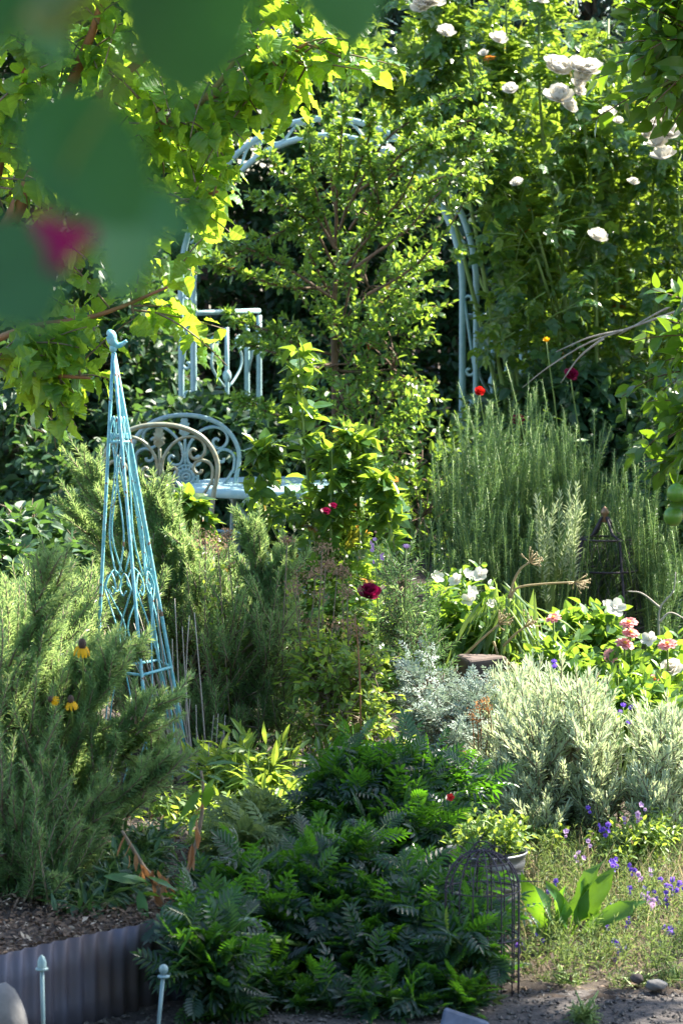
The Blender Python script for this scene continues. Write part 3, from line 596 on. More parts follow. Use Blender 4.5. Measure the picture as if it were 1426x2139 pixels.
# more twigs to fill the crown where the photo shows leaves
B2, O2, _, _ = in_lobes([(60, 330, 9.7, 190, 330, .45), (330, 250, 9.7, 230, 200, .45), (600, 60, 9.6, 150, 130, .4), (290, 470, 9.5, 130, 90, .3), (70, 740, 9.3, 120, 70, .2), (150, 30, 9.7, 250, 200, .5), (560, 280, 9.3, 60, 60, .15), (60, -180, 9.7, 330, 160, .6), (420, -150, 9.7, 260, 130, .5)], 175, .1)
B = np.concatenate([inb, B2]); D = np.concatenate([D, np.stack([rs.normal(.4, .5, len(B2)), rs.normal(0, .5, len(B2)), rs.normal(.1, .4, len(B2))], 1)])
ar = arcs(B, D, rs.uniform(.12, .26, len(B)), .22, .1); ar = thin(ar, [(340, 420, 460, 860), (455, 300, 640, 420)], .5); ar = thin(ar, [(150, 600, 330, 960)], .5)
mb = MB(); arc_tubes(mb, ar, .0035, .0015, 6, 4); o = mb.build('branchlets', M['woody'], mu); o['kind'] = 'stuff'
mb = MB(); arc_leaves(mb, 'mulberry', ar, 7, .080, .2, 65, 35, .38, .6, .55, .25, .012, True); mb.build('foliage', M['mulberry'], mu, False)

# =================================================================== SMALL LEAVED SHRUB (centre)
rt = np.array([(697 - 713) / F * 12.9, 12.9, 0.]); pv = thing('small_leaved_tree', 'tall airy shrub with tiny oval leaves and arching sprays before the arbour', 'shrub', rt)
lob = [(770, 450, 12.9, 50, 90, .15), (770, 600, 12.9, 80, 100, .22), (730, 760, 12.8, 110, 120, .3), (820, 770, 12.7, 70, 120, .25), (780, 930, 12.6, 120, 120, .3), (870, 980, 12.5, 70, 90, .25), (880, 1080, 12.3, 100, 90, .3)]
B, O, pick, C = in_lobes(lob, 290, .15)
D = O * .8 + UP * .45 + rs.normal(0, .35, O.shape); D[:, 0] += np.sign(O[:, 0]) * .3
ar1 = arcs(B, D, rs.uniform(.12, .28, len(B)), .12, .12)
SPR = [[(690, 620), (600, 560), (520, 520), (415, 490)], [(690, 600), (600, 600), (500, 570), (430, 535)], [(700, 520), (640, 420), (560, 330)], [(700, 560), (650, 470), (590, 430), (535, 415)], [(720, 560), (790, 470), (840, 410), (880, 330), (900, 300)], [(740, 560), (850, 480), (920, 400), (1035, 310)], [(740, 520), (830, 430), (900, 380), (1000, 345), (1010, 300)], [(730, 480), (830, 330), (900, 300), (1000, 290)], [(690, 760), (640, 770), (580, 740), (500, 715)], [(690, 740), (620, 720), (560, 690), (480, 665)], [(700, 900), (620, 880), (560, 860), (500, 840)], [(740, 700), (830, 600), (930, 550), (960, 530)], [(700, 520), (705, 380), (712, 300), (718, 220)], [(700, 640), (640, 520), (600, 480), (440, 560)], [(720, 600), (760, 500), (790, 430), (770, 330)], [(760, 620), (860, 560), (940, 470), (990, 380)], [(720, 450), (800, 300), (900, 230), (1000, 180)], [(760, 420), (860, 330), (960, 260), (1040, 240)], [(700, 520), (660, 400), (650, 330), (640, 262)], [(710, 480), (745, 360), (770, 290), (775, 235)], [(705, 470), (690, 350), (700, 290), (690, 240)], [(720, 420), (800, 360), (850, 300), (860, 250)]]
sb = []; sdv = []; Lp = []; tb1 = MB()
for l in SPR:
    d0 = rs.uniform(12.5, 13.0); p = smoothline([at(x_, y_, d0 - .12 * k) for k, (x_, y_) in enumerate(l)], 26); tube(tb1, p, np.linspace(.007, .0018, 26), 5)
    for k in range(5, 26):
        tg = nrm(p[min(k + 1, 25)] - p[k - 1])
        for _ in range(2 if k < 25 else 3): sb.append(p[k] + rs.normal(0, .006, 3)); sdv.append(tg + rs.normal(0, .65, 3) + UP * .35); Lp.append(rs.uniform(.035, .09) * (1.25 - k / 40))
ar2 = arcs(np.array(sb), np.array(sdv), np.array(Lp), .05, .1)
tr_ = smoothline([rt, rt + np.array([.01, 0, .5]), at(700, 800, 12.9), at(697, 650, 12.9), at(706, 520, 12.9)], 16); mb = MB(); tube(mb, tr_, np.linspace(.024, .007, 16), 8); mb.build('trunk', M['bark'], pv)
ar1 = thin(ar1, [(900, 400, 1020, 890), (500, 300, 640, 480)]); ar2 = thin(ar2, [(915, 440, 1010, 880)], .8); limbs(tb1, tr_[8], C, .007, .003); limbs(tb1, C[pick[::5]], B[::5], .004, .0018, 4, 4); arc_tubes(tb1, ar1, .002, .001, 5, 3); arc_tubes(tb1, ar2, .0016, .0008, 4, 3); tb1.build('branches', M['bark'], pv)
mb = MB(); arc_leaves(mb, 'oval', ar1, 20, .042, .1, 62, 40, .0, .6, .35, .25); arc_leaves(mb, 'oval', ar2, 7, .040, .15, 62, 40, .0, .6, .35, .2); mb.build('foliage', M['privet'], pv, False)

# =================================================================== CLIMBING ROSE with white blooms
cr = thing('climbing_rose', 'tall climbing rose bush with white blooms over the right of the arbour', 'rose', np.array([1.15, 14.3, 0.]))
CAN = [[(1130, 1050), (1110, 640), (1070, 380), (1060, 200), (1055, -60)], [(1150, 1050), (1130, 600), (1085, 480), (1060, 330)], [(1200, 1060), (1205, 700), (1200, 420), (1190, 230)], [(1260, 1060), (1290, 600), (1300, 330), (1310, 160)], [(1210, 1050), (1170, 520), (1130, 250), (1125, 30), (1130, -80)], [(1330, 1060), (1360, 700), (1360, 440), (1375, 290)], [(1100, 1050), (1040, 560), (1000, 250), (960, 40), (950, -80)], [(1090, 1050), (980, 420), (900, 180), (880, 10)], [(1250, 1060), (1240, 500), (1215, 240), (1175, 150)], [(1120, 1050), (1010, 380), (960, 220), (930, 80)], [(1390, 1060), (1420, 600), (1410, 300), (1420, 60)], [(1060, 900), (900, 300), (800, 190), (740, 130)], [(1160, 900), (1060, 250), (1040, 95)], [(1300, 900), (1280, 420), (1268, 250)]]
mb = MB(); sb = []; sdv = []; Lp = []
for l in CAN:
    d0 = rs.uniform(13.35, 13.85); p = smoothline([at(x_, y_, d0) for x_, y_ in l], 40); p[0, 2] = min(p[0, 2], 0.9); tube(mb, p, np.linspace(.010, .004, 40), 6)
    for k in range(6, 40):
        for _ in range(2): sb.append(p[k]); sdv.append(np.array([rs.normal(0, 1), rs.normal(-.2, .8), rs.normal(.45, .3)])); Lp.append(rs.uniform(.05, .16))
    limbs(mb, np.array([1.15, 14.3, 0.]), p[:1], .012, .010)
B, O, _, C = in_lobes([(1080, 250, 14.4, 120, 230, .3), (1200, 420, 14.3, 130, 250, .3), (1330, 480, 14.2, 120, 260, .3), (900, 190, 14.7, 130, 90, .2), (1120, 540, 13.3, 90, 230, .25), (1120, 480, 13.35, 80, 170, .2), (1080, 780, 13.6, 90, 100, .2), (1260, 800, 14.2, 160, 180, .3), (1020, 110, 14.7, 140, 80, .2), (1300, 180, 14.6, 130, 110, .2), (1270, 40, 14.7, 130, 70, .2), (980, 380, 14.5, 80, 150, .2), (800, 190, 14.6, 110, 80, .2), (1400, 800, 14.1, 90, 200, .3)], 430, .15)
limbs(mb, np.array([1.15, 14.3, 0.]), C, .010, .005); mb.build('cane', M['stem'], cr)
ar1 = arcs(np.array(sb), np.array(sdv), np.array(Lp), .1, .1); ar2 = arcs(B, O * .6 + UP * .4 + rs.normal(0, .4, O.shape), rs.uniform(.12, .3, len(B)), .15, .12)
ar1 = thin(ar1, [(890, 400, 1015, 900)]); ar2 = thin(ar2, [(860, 380, 1030, 900)]); mb = MB(); arc_tubes(mb, ar2, .0028, .0014, 5, 4); arc_tubes(mb, ar1, .002, .001, 4, 3); mb.build('shoot', M['stem'], cr)
mb = MB(); arc_leaves(mb, 'rose', ar1, 3, .125, .3, 75, 60, .15, .85, .25, .1); arc_leaves(mb, 'rose', ar2, 6, .12, .2, 70, 45, .2, .85, .3, .2); mb.build('foliage', M['climber'], cr, False)
for px, py, s in ((890, 8, .12), (930, 73, .075), (1038, 88, .075), (1165, 150, .11), (1200, 146, .10), (1232, 152, .10), (1165, 210, .115), (1195, 232, .04), (1210, 195, .05), (1268, 243, .07), (1362, 266, .11), (1395, 283, .10), (1372, 305, .08), (1385, 333, .10), (1245, 500, .08), (1065, 190, .06), (1205, 180, .06), (1128, 5, .06), (1320, 385, .05), (880, 18, .08), (905, 5, .08), (1345, 285, .06), (1150, 135, .07), (1215, 165, .07), (1045, 80, .05), (1180, 225, .08), (1080, 385, .05), (1010, 115, .04), (1290, 255, .04)):
    put(fm('rose', fl_rose, 'white'), 'rose_bloom', cr, at(px, py, 12.95), (rs.normal(.1, .3), -.55 + rs.normal(0, .2), .8), s * 1.2, rs.uniform(0, 6))

# small red zinnias and buds on thin stems in front of the climbing rose
for lab, px, py, s, cl in (('thin red flower on a stem before the right arbour post', 1000, 820, .048, 'red'), ('thin stemmed dark red flower standing above the far rosemary', 1190, 785, .065, 'darkred'), ('dark red flower half sunk in the far rosemary tips', 1080, 880, .06, 'darkred'), ('thin stem with a pale yellow bud before the climbing rose', 1140, 712, .035, 'yellow')):
    b = at(px + 25, 1250, 12.6); b[2] = -.01; p = at(px, py, 12.4); t = thing('tall_flower', lab, 'flower', b)
    mb = MB(); tube(mb, smoothline([b, b + (p - b) * .6 + np.array([.03, 0, .05]), p], 12), np.linspace(.004, .0022, 12), 5); mb.build('stem', M['stem'], t)
    mb = MB(); a1_ = arcs(np.array([b + (p - b) * q for q in (.3, .45, .6, .75)]), rs.normal(0, .6, (4, 3)) + UP * .6, .05, .1); arc_leaves(mb, 'lance', a1_, 3, .09, .1, 60, 40, .2); mb.build('foliage', M['zinnia'], t)
    put(fm('rose', fl_rose, cl) if cl != 'yellow' else fm('tuft', fl_tuft, cl), 'bloom', t, p, (rs.normal(0, .3), -.8, .6), s)

# =================================================================== CITRUS at the right edge
ct0 = np.array([2.55, 9.0, 0.]); ci = thing('citrus_tree', 'citrus tree with glossy leaves and green fruit leaning in at the right edge', 'tree', ct0)
cl_ = [(1500, 90, 9.3, 120, 120, .35), (1510, 820, 10.9, 80, 260, .3), (1400, 60, 9.3, 60, 70, .2)]
B, O, pick, C = in_lobes(cl_, 250, .2)
m = 880; u = nrm(rs.normal(0, 1, (m, 3))); sel = rs.rand(m, 1) < .7; B3 = np.where(sel, np.array([2.2, 7.95, 3.5]), np.array([2.2, 8.85, 3.5])) + u * (.3 + .7 * rs.rand(m, 1) ** .5) * np.where(sel, np.array([1.15, .72, .42]), np.array([.35, .25, .3])); q_ = px_of(B); k_ = (q_[0] > np.where(q_[1] < 300, 1400, 1440)) & ((q_[1] < 200) | (q_[1] > 600)); B, O = B[k_], O[k_]
B = np.concatenate([B, B3]); O = np.concatenate([O, nrm(rs.normal(0, 1, (len(B3), 3)))])
ar = arcs(B, O + rs.normal(0, .4, O.shape) + UP * .2, rs.uniform(.12, .26, len(B)), .2, .1)
mb = MB(); tube(mb, smoothline([ct0, ct0 + np.array([-.02, 0, .7]), ct0 + np.array([.03, -.05, 1.5]), np.array([2.4, 8.6, 3.3])], 14), np.linspace(.07, .04, 14), 10); mb.build('trunk', M['bark'], ci)
mb = MB(); limbs(mb, ct0 + np.array([.03, -.05, 1.4]), np.concatenate([C, np.array([[1.5, 8.2, 3.5], [2.7, 8.3, 3.5]])])[-8:], .016, .006); limbs(mb, np.array([2.4, 8.6, 3.3]), B3[::7], .006, .003, 5, 4); arc_tubes(mb, ar, .003, .0015, 5, 4); mb.build('branches', M['bark'], ci)
mb = MB(); arc_leaves(mb, 'broad', ar, 9, .085, .1, 62, 40, .15, .6, .4, .2, .008); mb.build('foliage', M['citrus'], ci, False)
fr = MB(); ball(fr, (0, 0, 0), .033, 1.02, 16); frm = fr.mesh('fruit', M['lime'])
for px, py, d in ((1333, 136, 9.2), (1368, 155, 9.2), (1403, 150, 9.25), (1412, 1030, 10.6), (1405, 1078, 10.65)):
    put(frm, 'fruit', ci, at(px, py, d)); p = at(px, py, d); mb = MB(); tube(mb, smoothline([p + UP * .03, p + np.array([.03, .05, .12]), p + np.array([.16, .1, .20])], 6), .002, 4); mb.build('fruit_stalk', M['stem'], ci)

# bare twigs
t = thing('bare_branch', 'leafless grey branch slanting down before the climbing rose', 'branch', at(1440, 640, 11.8)); mb = MB()
for l in ([(1440, 640), (1300, 690), (1220, 720), (1140, 770), (1090, 810)], [(1300, 690), (1230, 705), (1160, 735)], [(1260, 706), (1210, 745), (1170, 800)], [(1440, 620), (1360, 660), (1290, 700)]): mb = MB(); tube(mb, smoothline([at(x_, y_, 11.8) for x_, y_ in l], 14), np.linspace(.005, .0015, 14), 5); mb.build('twig', M['twig'], t)
b = at(1375, 1520, 9.9); b[2] = .05; t = thing('bare_sapling', 'single bare curving grey stem behind the zinnias', 'branch', b); mb = MB()
for l in ([(1380, 1520), (1375, 1330), (1378, 1270), (1405, 1235), (1410, 1195)], [(1378, 1270), (1340, 1240), (1310, 1235)], [(1376, 1300), (1400, 1280), (1440, 1300)]): mb = MB(); tube(mb, smoothline([at(x_, y_, 9.9) for x_, y_ in l], 14), np.linspace(.0045, .0016, 14), 5); mb.build('twig', M['twig'], t)

# =================================================================== ROSEMARY
def needles(name, label, cat, root, lobes, n, L, nn, size, mat, kind='needle', up=.9, group=None, droop=-.05, shell=.2, a=(62, 28), jit=.08, stem='woody', out=.6, extra=None, taper=.25):
    t = thing(name, label, cat, root, group); B, O, pick, C = in_lobes(lobes, n, shell)
    D = O * out + UP * up + rs.normal(0, .22, O.shape); Ln = L * rs.uniform(.6, 1.2, len(B)); B = B - nrm(D) * Ln[:, None] * .75
    if extra is not None: B = np.concatenate([B, extra[0]]); D = np.concatenate([D, extra[1]]); Ln = np.concatenate([Ln, extra[2]])
    B[:, 2] = np.maximum(B[:, 2], gz(B[:, 0], B[:, 1]) + .01)
    ar = arcs(B, D, Ln, droop, jit); mb = MB(); limbs(mb, root, C, .012, .006); limbs(mb, root, B[:n:3], .006, .0025, 6, 4, jit=.03); arc_tubes(mb, ar, .0028, .0012, 5, 4); mb.build('stem', M[stem], t)
    mb = MB(); arc_leaves(mb, kind, ar, nn, size, .05, a[0], a[1], 0, .5, .2, taper, .001, var_arc=.6); mb.build('foliage', M[mat], t, False)
    return t
def tips(l, n, spread=.012):
    B = []; D = []; L = []
    for d, pts in l:
        p = smoothline([at(x_, y_, d) for x_, y_ in pts], 14)
        for k in range(14):
            tg = nrm(p[min(k + 1, 13)] - p[max(k - 1, 0)])
            for _ in range(n): B.append(p[k] + rs.normal(0, spread, 3)); D.append(tg + rs.normal(0, .45, 3) + UP * .3); L.append(rs.uniform(.05, .10))
    return np.array(B), np.array(D), np.array(L)
needles('rosemary_bush', 'big dark rosemary bush filling the lower left of the bed', 'rosemary', gpt(60, 7.25), [(20, 1420, 7.3, 150, 190, .3), (110, 1560, 7.2, 110, 160, .28), (40, 1720, 7.05, 170, 190, .28), (160, 1690, 7.1, 80, 140, .22), (90, 1850, 6.95, 130, 90, .2), (20, 1290, 7.5, 90, 90, .2)], 680, .16, 88, .027, 'rosemary', group='rosemary bushes',
        extra=tips([(7.2, [(140, 1660), (210, 1600), (250, 1560), (270, 1545)]), (7.2, [(140, 1560), (180, 1480), (210, 1430), (230, 1405)]), (7.15, [(170, 1780), (240, 1700), (290, 1640), (320, 1590)]), (7.2, [(100, 1500), (150, 1420), (190, 1380), (260, 1370)]), (7.1, [(150, 1700), (200, 1600), (260, 1530), (325, 1485)]), (7.1, [(120, 1650), (170, 1540), (210, 1450), (225, 1405)]), (7.15, [(40, 1500), (70, 1380), (90, 1270), (100, 1200)]), (7.0, [(100, 1800), (170, 1720), (260, 1660), (330, 1620)])], 3))
needles('rosemary_bush', 'sunlit rosemary bush arching up behind the turquoise obelisk', 'rosemary', gpt(330, 8.95), [(300, 1250, 9.0, 120, 160, .28), (460, 1330, 8.95, 150, 180, .3), (240, 1330, 9.1, 110, 150, .25), (560, 1340, 8.9, 90, 190, .25), (420, 1490, 8.8, 190, 110, .25), (400, 1200, 9.1, 110, 100, .2), (600, 1500, 8.8, 70, 100, .2)], 800, .16, 88, .026, 'rosemary', group='rosemary bushes',
        extra=tips([(8.9, [(330, 1250), (260, 1130), (215, 1060), (190, 990)]), (9.0, [(320, 1260), (250, 1180), (200, 1120), (165, 1085)]), (8.9, [(360, 1240), (340, 1150), (330, 1090), (322, 1050)]), (8.9, [(420, 1260), (390, 1170), (360, 1120), (345, 1090)]), (8.9, [(520, 1300), (535, 1230), (530, 1170), (525, 1130)]), (8.95, [(380, 1240), (300, 1160), (270, 1100), (262, 1060)]), (8.9, [(560, 1350), (585, 1280), (590, 1220), (592, 1190)])], 4))
needles('rosemary_bush', 'rosemary bush with pale tips left of the obelisk legs', 'rosemary', gpt(150, 8.5), [(110, 1290, 8.4, 110, 110, .22), (170, 1260, 8.7, 80, 80, .2), (60, 1300, 8.3, 90, 100, .2), (140, 1400, 8.3, 110, 110, .2)], 300, .15, 84, .026, 'rosemary', group='rosemary bushes')
needles('tall_rosemary', 'tall shaded upright rosemary thicket behind the white flowers', 'rosemary', gpt(1080, 11.7), [(1000, 1020, 11.6, 110, 170, .3), (1100, 1020, 11.7, 130, 190, .35), (1210, 1080, 11.6, 120, 190, .3), (1330, 1140, 11.4, 90, 190, .3), (1380, 1180, 11.3, 60, 160, .25), (960, 1120, 11.4, 100, 130, .3), (1100, 1200, 11.3, 200, 110, .3), (1120, 900, 11.9, 40, 90, .15), (1010, 900, 11.9, 50, 70, .15)], 760, .30, 130, .022, 'rosemary_far', up=3.0, out=.35, a=(75, 42), stem='stem')
needles('tall_rosemary', 'small rosemary with sun catching its two cream tipped spires', 'rosemary', gpt(1160, 11.2), [(1125, 1090, 11.1, 22, 60, .06), (1185, 1100, 11.1, 40, 60, .08)], 16, .26, 60, .034, 'lavender', up=3.0, out=.2, a=(55, 30), stem='stem')

# =================================================================== CENTRE ROSE
rr = gpt(700, 9.75); rb, _ = bush('rose_bush', 'leafy rose bush with dark crimson blooms and one tall sunlit cane', 'rose', rr, [(640, 1060, 9.72, 60, 60, .16), (740, 1060, 9.72, 50, 70, .16), (570, 1080, 9.72, 40, 50, .12), (690, 1150, 9.72, 110, 70, .2), (800, 1330, 9.45, 85, 100, .15), (700, 1280, 9.62, 110, 110, .2), (770, 1440, 9.4, 60, 70, .12)], 'rose', 'rose', 170, .15, 6, .092, None, up=.5, droop=.15, shell=.3, stem='stem', sr=(.007, .004), leafdroop=.25, nup=.8, a=(68, 45), t0=.2)
mb = MB(); fo = MB()
for l, d in (([(665, 1200), (650, 1060), (637, 930), (630, 830), (626, 735)], 9.65), ([(700, 1200), (690, 1100), (693, 1000), (692, 940)], 9.6), ([(760, 1150), (748, 1040), (745, 960), (746, 905)], 9.65), ([(480, 1200), (420, 1120), (405, 1070), (402, 1045)], 9.65), ([(560, 1150), (545, 1020), (548, 960), (550, 935)], 9.65), ([(800, 1200), (815, 1100), (805, 1040), (790, 1000)], 9.55)):
    p = smoothline([at(x_, y_, d) for x_, y_ in l], 24); tube(mb, p, np.linspace(.005, .0025, 24), 6); ii = np.concatenate([np.arange(4, 24), np.arange(8, 24)])
    a1_ = arcs(p[ii], np.stack([rs.normal(0, 1, 36), rs.normal(-.1, .7, 36), rs.uniform(.2, .6, 36)], 1), .035, .1); arc_leaves(fo, 'broad', a1_, 3, .064, .3, 60, 40, .1, .85, .3, .1)
mb.build('cane', M['stem'], rb); fo.build('cane_leaves', M['rose'], rb, False)
for px, py, s, d in ((770, 1246, .078, 9.0), (680, 1072, .036, 9.42), (476, 1192, .045, 9.4), (695, 1060, .03, 9.4)): put(fm('rose', fl_rose, 'darkred'), 'rose_bloom', rb, at(px, py, d), (.1, -.5, .85), s)

# dried flower heads plant (oregano)
t = thing('dried_oregano', 'oregano plant gone to brown dry flower heads between rosemary and rose', 'herb', gpt(690, 8.8)); mb = MB(); hd = MB(); lf = MB()
for px, py, s, px0 in ((430, 1125, .05, 470), (455, 1140, .04, 480), (475, 1120, .025, 490), (673, 1145, .03, 690), (680, 1180, .03, 690), (705, 1188, .045, 700), (660, 1200, .03, 690), (715, 1195, .03, 705), (668, 1245, .028, 700), (735, 1300, .05, 740), (700, 1310, .045, 700), (620, 1200, .04, 640), (615, 1230, .04, 650), (650, 1300, .04, 670), (750, 1320, .04, 745), (725, 1235, .03, 720), (640, 1340, .03, 660), (600, 1130, .02, 640)):
    d = rs.uniform(8.6, 8.9); p = at(px, py, d); b = gpt(px0 + rs.uniform(-20, 20), 8.75); tube(mb, smoothline([b, b * .5 + p * .5 + rs.normal(0, .02, 3), p], 10), np.linspace(.0028, .0016, 10), 5)
    m = 110; q = p + rs.normal(0, s * .42, (m, 3)) * np.array([1, 1, .8]); scatter(hd, 'fleck', q, rs.normal(0, 1, (m, 3)) + UP * .8, rs.normal(0, 1, (m, 3)), rs.uniform(.006, .012, m), rs.uniform(0, 1, m))
    a1_ = arcs(np.array([b + (p - b) * q_ for q_ in np.linspace(.15, .9, 12)]), rs.normal(0, .6, (12, 3)) + UP * .5, .05, .05); arc_leaves(lf, 'oval', a1_, 5, .022, .1)
mb.build('stem', M['woody'], t); hd.build('flower_heads', M['seed'], t, False); lf.build('foliage', M['herb'], t, False)
# lower leafy tangle under the rose
bush('leafy_herb', 'pale leafy herb tangle below the crimson rose', 'herb', gpt(720, 8.55), [(690, 1420, 8.6, 70, 90, .15), (720, 1500, 8.5, 110, 60, .15), (650, 1390, 8.7, 50, 80, .12), (760, 1400, 8.6, 50, 80, .12)], 'oval', 'herb', 240, .12, 9, .036, None, up=.6, droop=.15, sr=(.004, .002), leafdroop=.3)
t = thing('dry_stalk', 'single straight dry reddish stalk below the crimson rose', 'dead plant', gpt(755, 8.4)); mb = MB(); tube(mb, smoothline([gpt(757, 8.4), at(752, 1450, 8.4), at(748, 1360, 8.4), at(742, 1290, 8.4)], 10), np.linspace(.003, .0015, 10), 5); mb.build('stem', M['redbark'], t)
# lilac flowers
for lab, px, py, px0 in (('pale lilac flower spike beside the rose leaves', 785, 1152, 800), ('lilac tufted flower on the taller of the two stems', 848, 1146, 840)):
    b = gpt(px0, 9.1); p = at(px, py, 9.0); t = thing('lilac_flower', lab, 'flower', b); mb = MB(); tube(mb, smoothline([b, b * .5 + p * .5, p], 10), np.linspace(.003, .002, 10), 5); mb.build('stem', M['stem'], t)
    mb = MB(); a1_ = arcs(np.array([b + (p - b) * q_ for q_ in np.linspace(.1, .8, 14)]), rs.normal(0, .5, (14, 3)) + UP * .7, .07, .05); arc_leaves(mb, 'needle', a1_, 16, .03, .1, 60, 35); mb.build('foliage', M['rosemary'], t, False)
    if px < 800:
        for k in range(9): put(fm('simple', fl_simple, 'lilac'), 'bloom', t, p + np.array([rs.normal(0, .010), rs.normal(0, .008), -.03 + k * .008]), (rs.normal(0, .6), -.7, rs.normal(.4, .4)), .014)
    else: put(fm('tuft', fl_tuft, 'lilac'), 'bloom', t, p, (.05, -.25, 1), .032)
bush('leafy_herb', 'grey green bushy herb behind the lilac flowers', 'herb', gpt(840, 9.2), [(830, 1230, 9.2, 50, 90, .12), (860, 1330, 9.2, 60, 120, .15), (880, 1420, 9.1, 60, 90, .15)], 'needle', 'rosemary_far', 160, .16, 40, .028, None, up=1.2, droop=0, sr=(.004, .002), leafdroop=0)
# yellow black-eyed daisies
for lab, px, py, D, s in (('yellow daisy with dark cone and drooping rays at the left', 172, 1350, (.1, -.35, .9), .054), ('lower yellow daisy sunk in the rosemary sprays', 149, 1466, (-.1, -.2, .9), .042), ('small side turned yellow daisy near the lower one', 110, 1462, (-.8, -.4, .3), .032)):
    b = gpt(px + 10, 7.6); p = at(px, py, 6.98); t = thing('yellow_daisy', lab, 'flower', b, None); mb = MB(); tube(mb, smoothline([b, b * .45 + p * .55, p], 10), np.linspace(.003, .002, 10), 5); mb.build('stem', M['stem'], t)
    put(fm('daisy', fl_daisy, 'yellow'), 'petals', t, p, D, s); mb = MB(); ball(mb, p + np.array(D) * .006, s * .17, 1.4, 10); mb.build('cone', M['darkcone'], t)

# =================================================================== WHITE FLOWERS, AGAPANTHUS, ZINNIAS
wb, _ = bush('white_flower_bush', 'bright green bush with white open flowers before the far rosemary', 'shrub', gpt(970, 9.7), [(960, 1260, 9.7, 75, 60, .15), (1000, 1320, 9.65, 90, 70, .18), (940, 1350, 9.65, 70, 60, .15), (1060, 1330, 9.7, 60, 60, .15)], 'broad', 'zinnia', 150, .12, 8, .058, None, up=.6, droop=.1, stem='stem', sr=(.005, .003))
for px, py, s in ((912, 1207, .055), (953, 1214, .06), (975, 1200, .045), (1002, 1203, .065), (984, 1236, .05), (979, 1254, .06), (1026, 1262, .04)): put(fm('simple', fl_simple, 'white'), 'flower', wb, at(px, py, 9.52), (rs.normal(0, .35), -.75, .6), s * .85, rs.uniform(0, 6))
wb, _ = bush('white_flower_bush', 'bright green bush with two white flowers behind the pink zinnias', 'shrub', gpt(1240, 9.75), [(1210, 1330, 9.8, 85, 60, .15), (1260, 1310, 9.8, 50, 40, .12), (1190, 1400, 9.75, 80, 50, .15), (1390, 1400, 9.8, 60, 60, .15)], 'broad', 'zinnia', 150, .12, 8, .06, None, up=.6, droop=.1, stem='stem', sr=(.005, .003))
for px, py, s in ((1283, 1272, .07), (1355, 1337, .055), (1265, 1262, .03)): put(fm('simple', fl_simple, 'white'), 'flower', wb, at(px, py, 9.6), (rs.normal(0, .35), -.75, .6), s)
wb, _ = bush('white_rose_bush', 'low bush with one full white bloom at the right edge', 'rose', gpt(1410, 9.3), [(1410, 1460, 9.3, 50, 50, .12), (1380, 1520, 9.2, 60, 60, .12)], 'broad', 'rose', 60, .12, 7, .06, None, up=.6, stem='stem', sr=(.004, .002))
put(fm('rose', fl_rose, 'white'), 'rose_bloom', wb, at(1402, 1402, 9.2), (-.2, -.6, .7), .075)
t = thing('agapanthus', 'strap leaved agapanthus with dry star shaped seed heads', 'agapanthus', gpt(1060, 9.5)); mb = MB(); m = 80
b = at(1060, 1260, 9.5) + rs.normal(0, .035, (m, 3)); scatter(mb, 'strapl', b, np.stack([rs.normal(.1, .5, m), rs.normal(-.2, .4, m), rs.normal(-.9, .35, m)], 1), UP + rs.normal(0, .5, (m, 3)), rs.uniform(.14, .30, m), rs.rand(m)); mb.build('foliage', M['strap'], t)
mb = MB(); tube(mb, smoothline([gpt(1060, 9.5), at(1058, 1360, 9.5), at(1062, 1250, 9.5)], 8), .010, 7); st = mb.build('stem', M['stem'], t)
for l in ([(1062, 1250), (1072, 1215), (1085, 1190), (1105, 1174)], [(1065, 1250), (1080, 1228), (1130, 1220), (1198, 1216)], [(1050, 1350), (1075, 1325), (1095, 1310)], [(950, 1390), (1000, 1340), (1040, 1305)], [(1030, 1340), (1045, 1390), (1052, 1440)], [(1045, 1370), (1075, 1400), (1095, 1440)]):
    p = smoothline([at(x_, y_, 9.35) for x_, y_ in l], 14); mb = MB(); tube(mb, p, np.linspace(.004, .0028, 14), 6); tg = nrm(p[-1] - p[-3])
    for k in range(16):
        e = p[-1] + nrm(tg + rs.normal(0, .6, 3)) * rs.uniform(.025, .05); tube(mb, [p[-1], (p[-1] + e) / 2 + rs.normal(0, .002, 3), e], [.0009, .0008, .0016], 4); ball(mb, e, .0028, 1.3, 6)
    mb.build('seed_head', M['straw'], t)
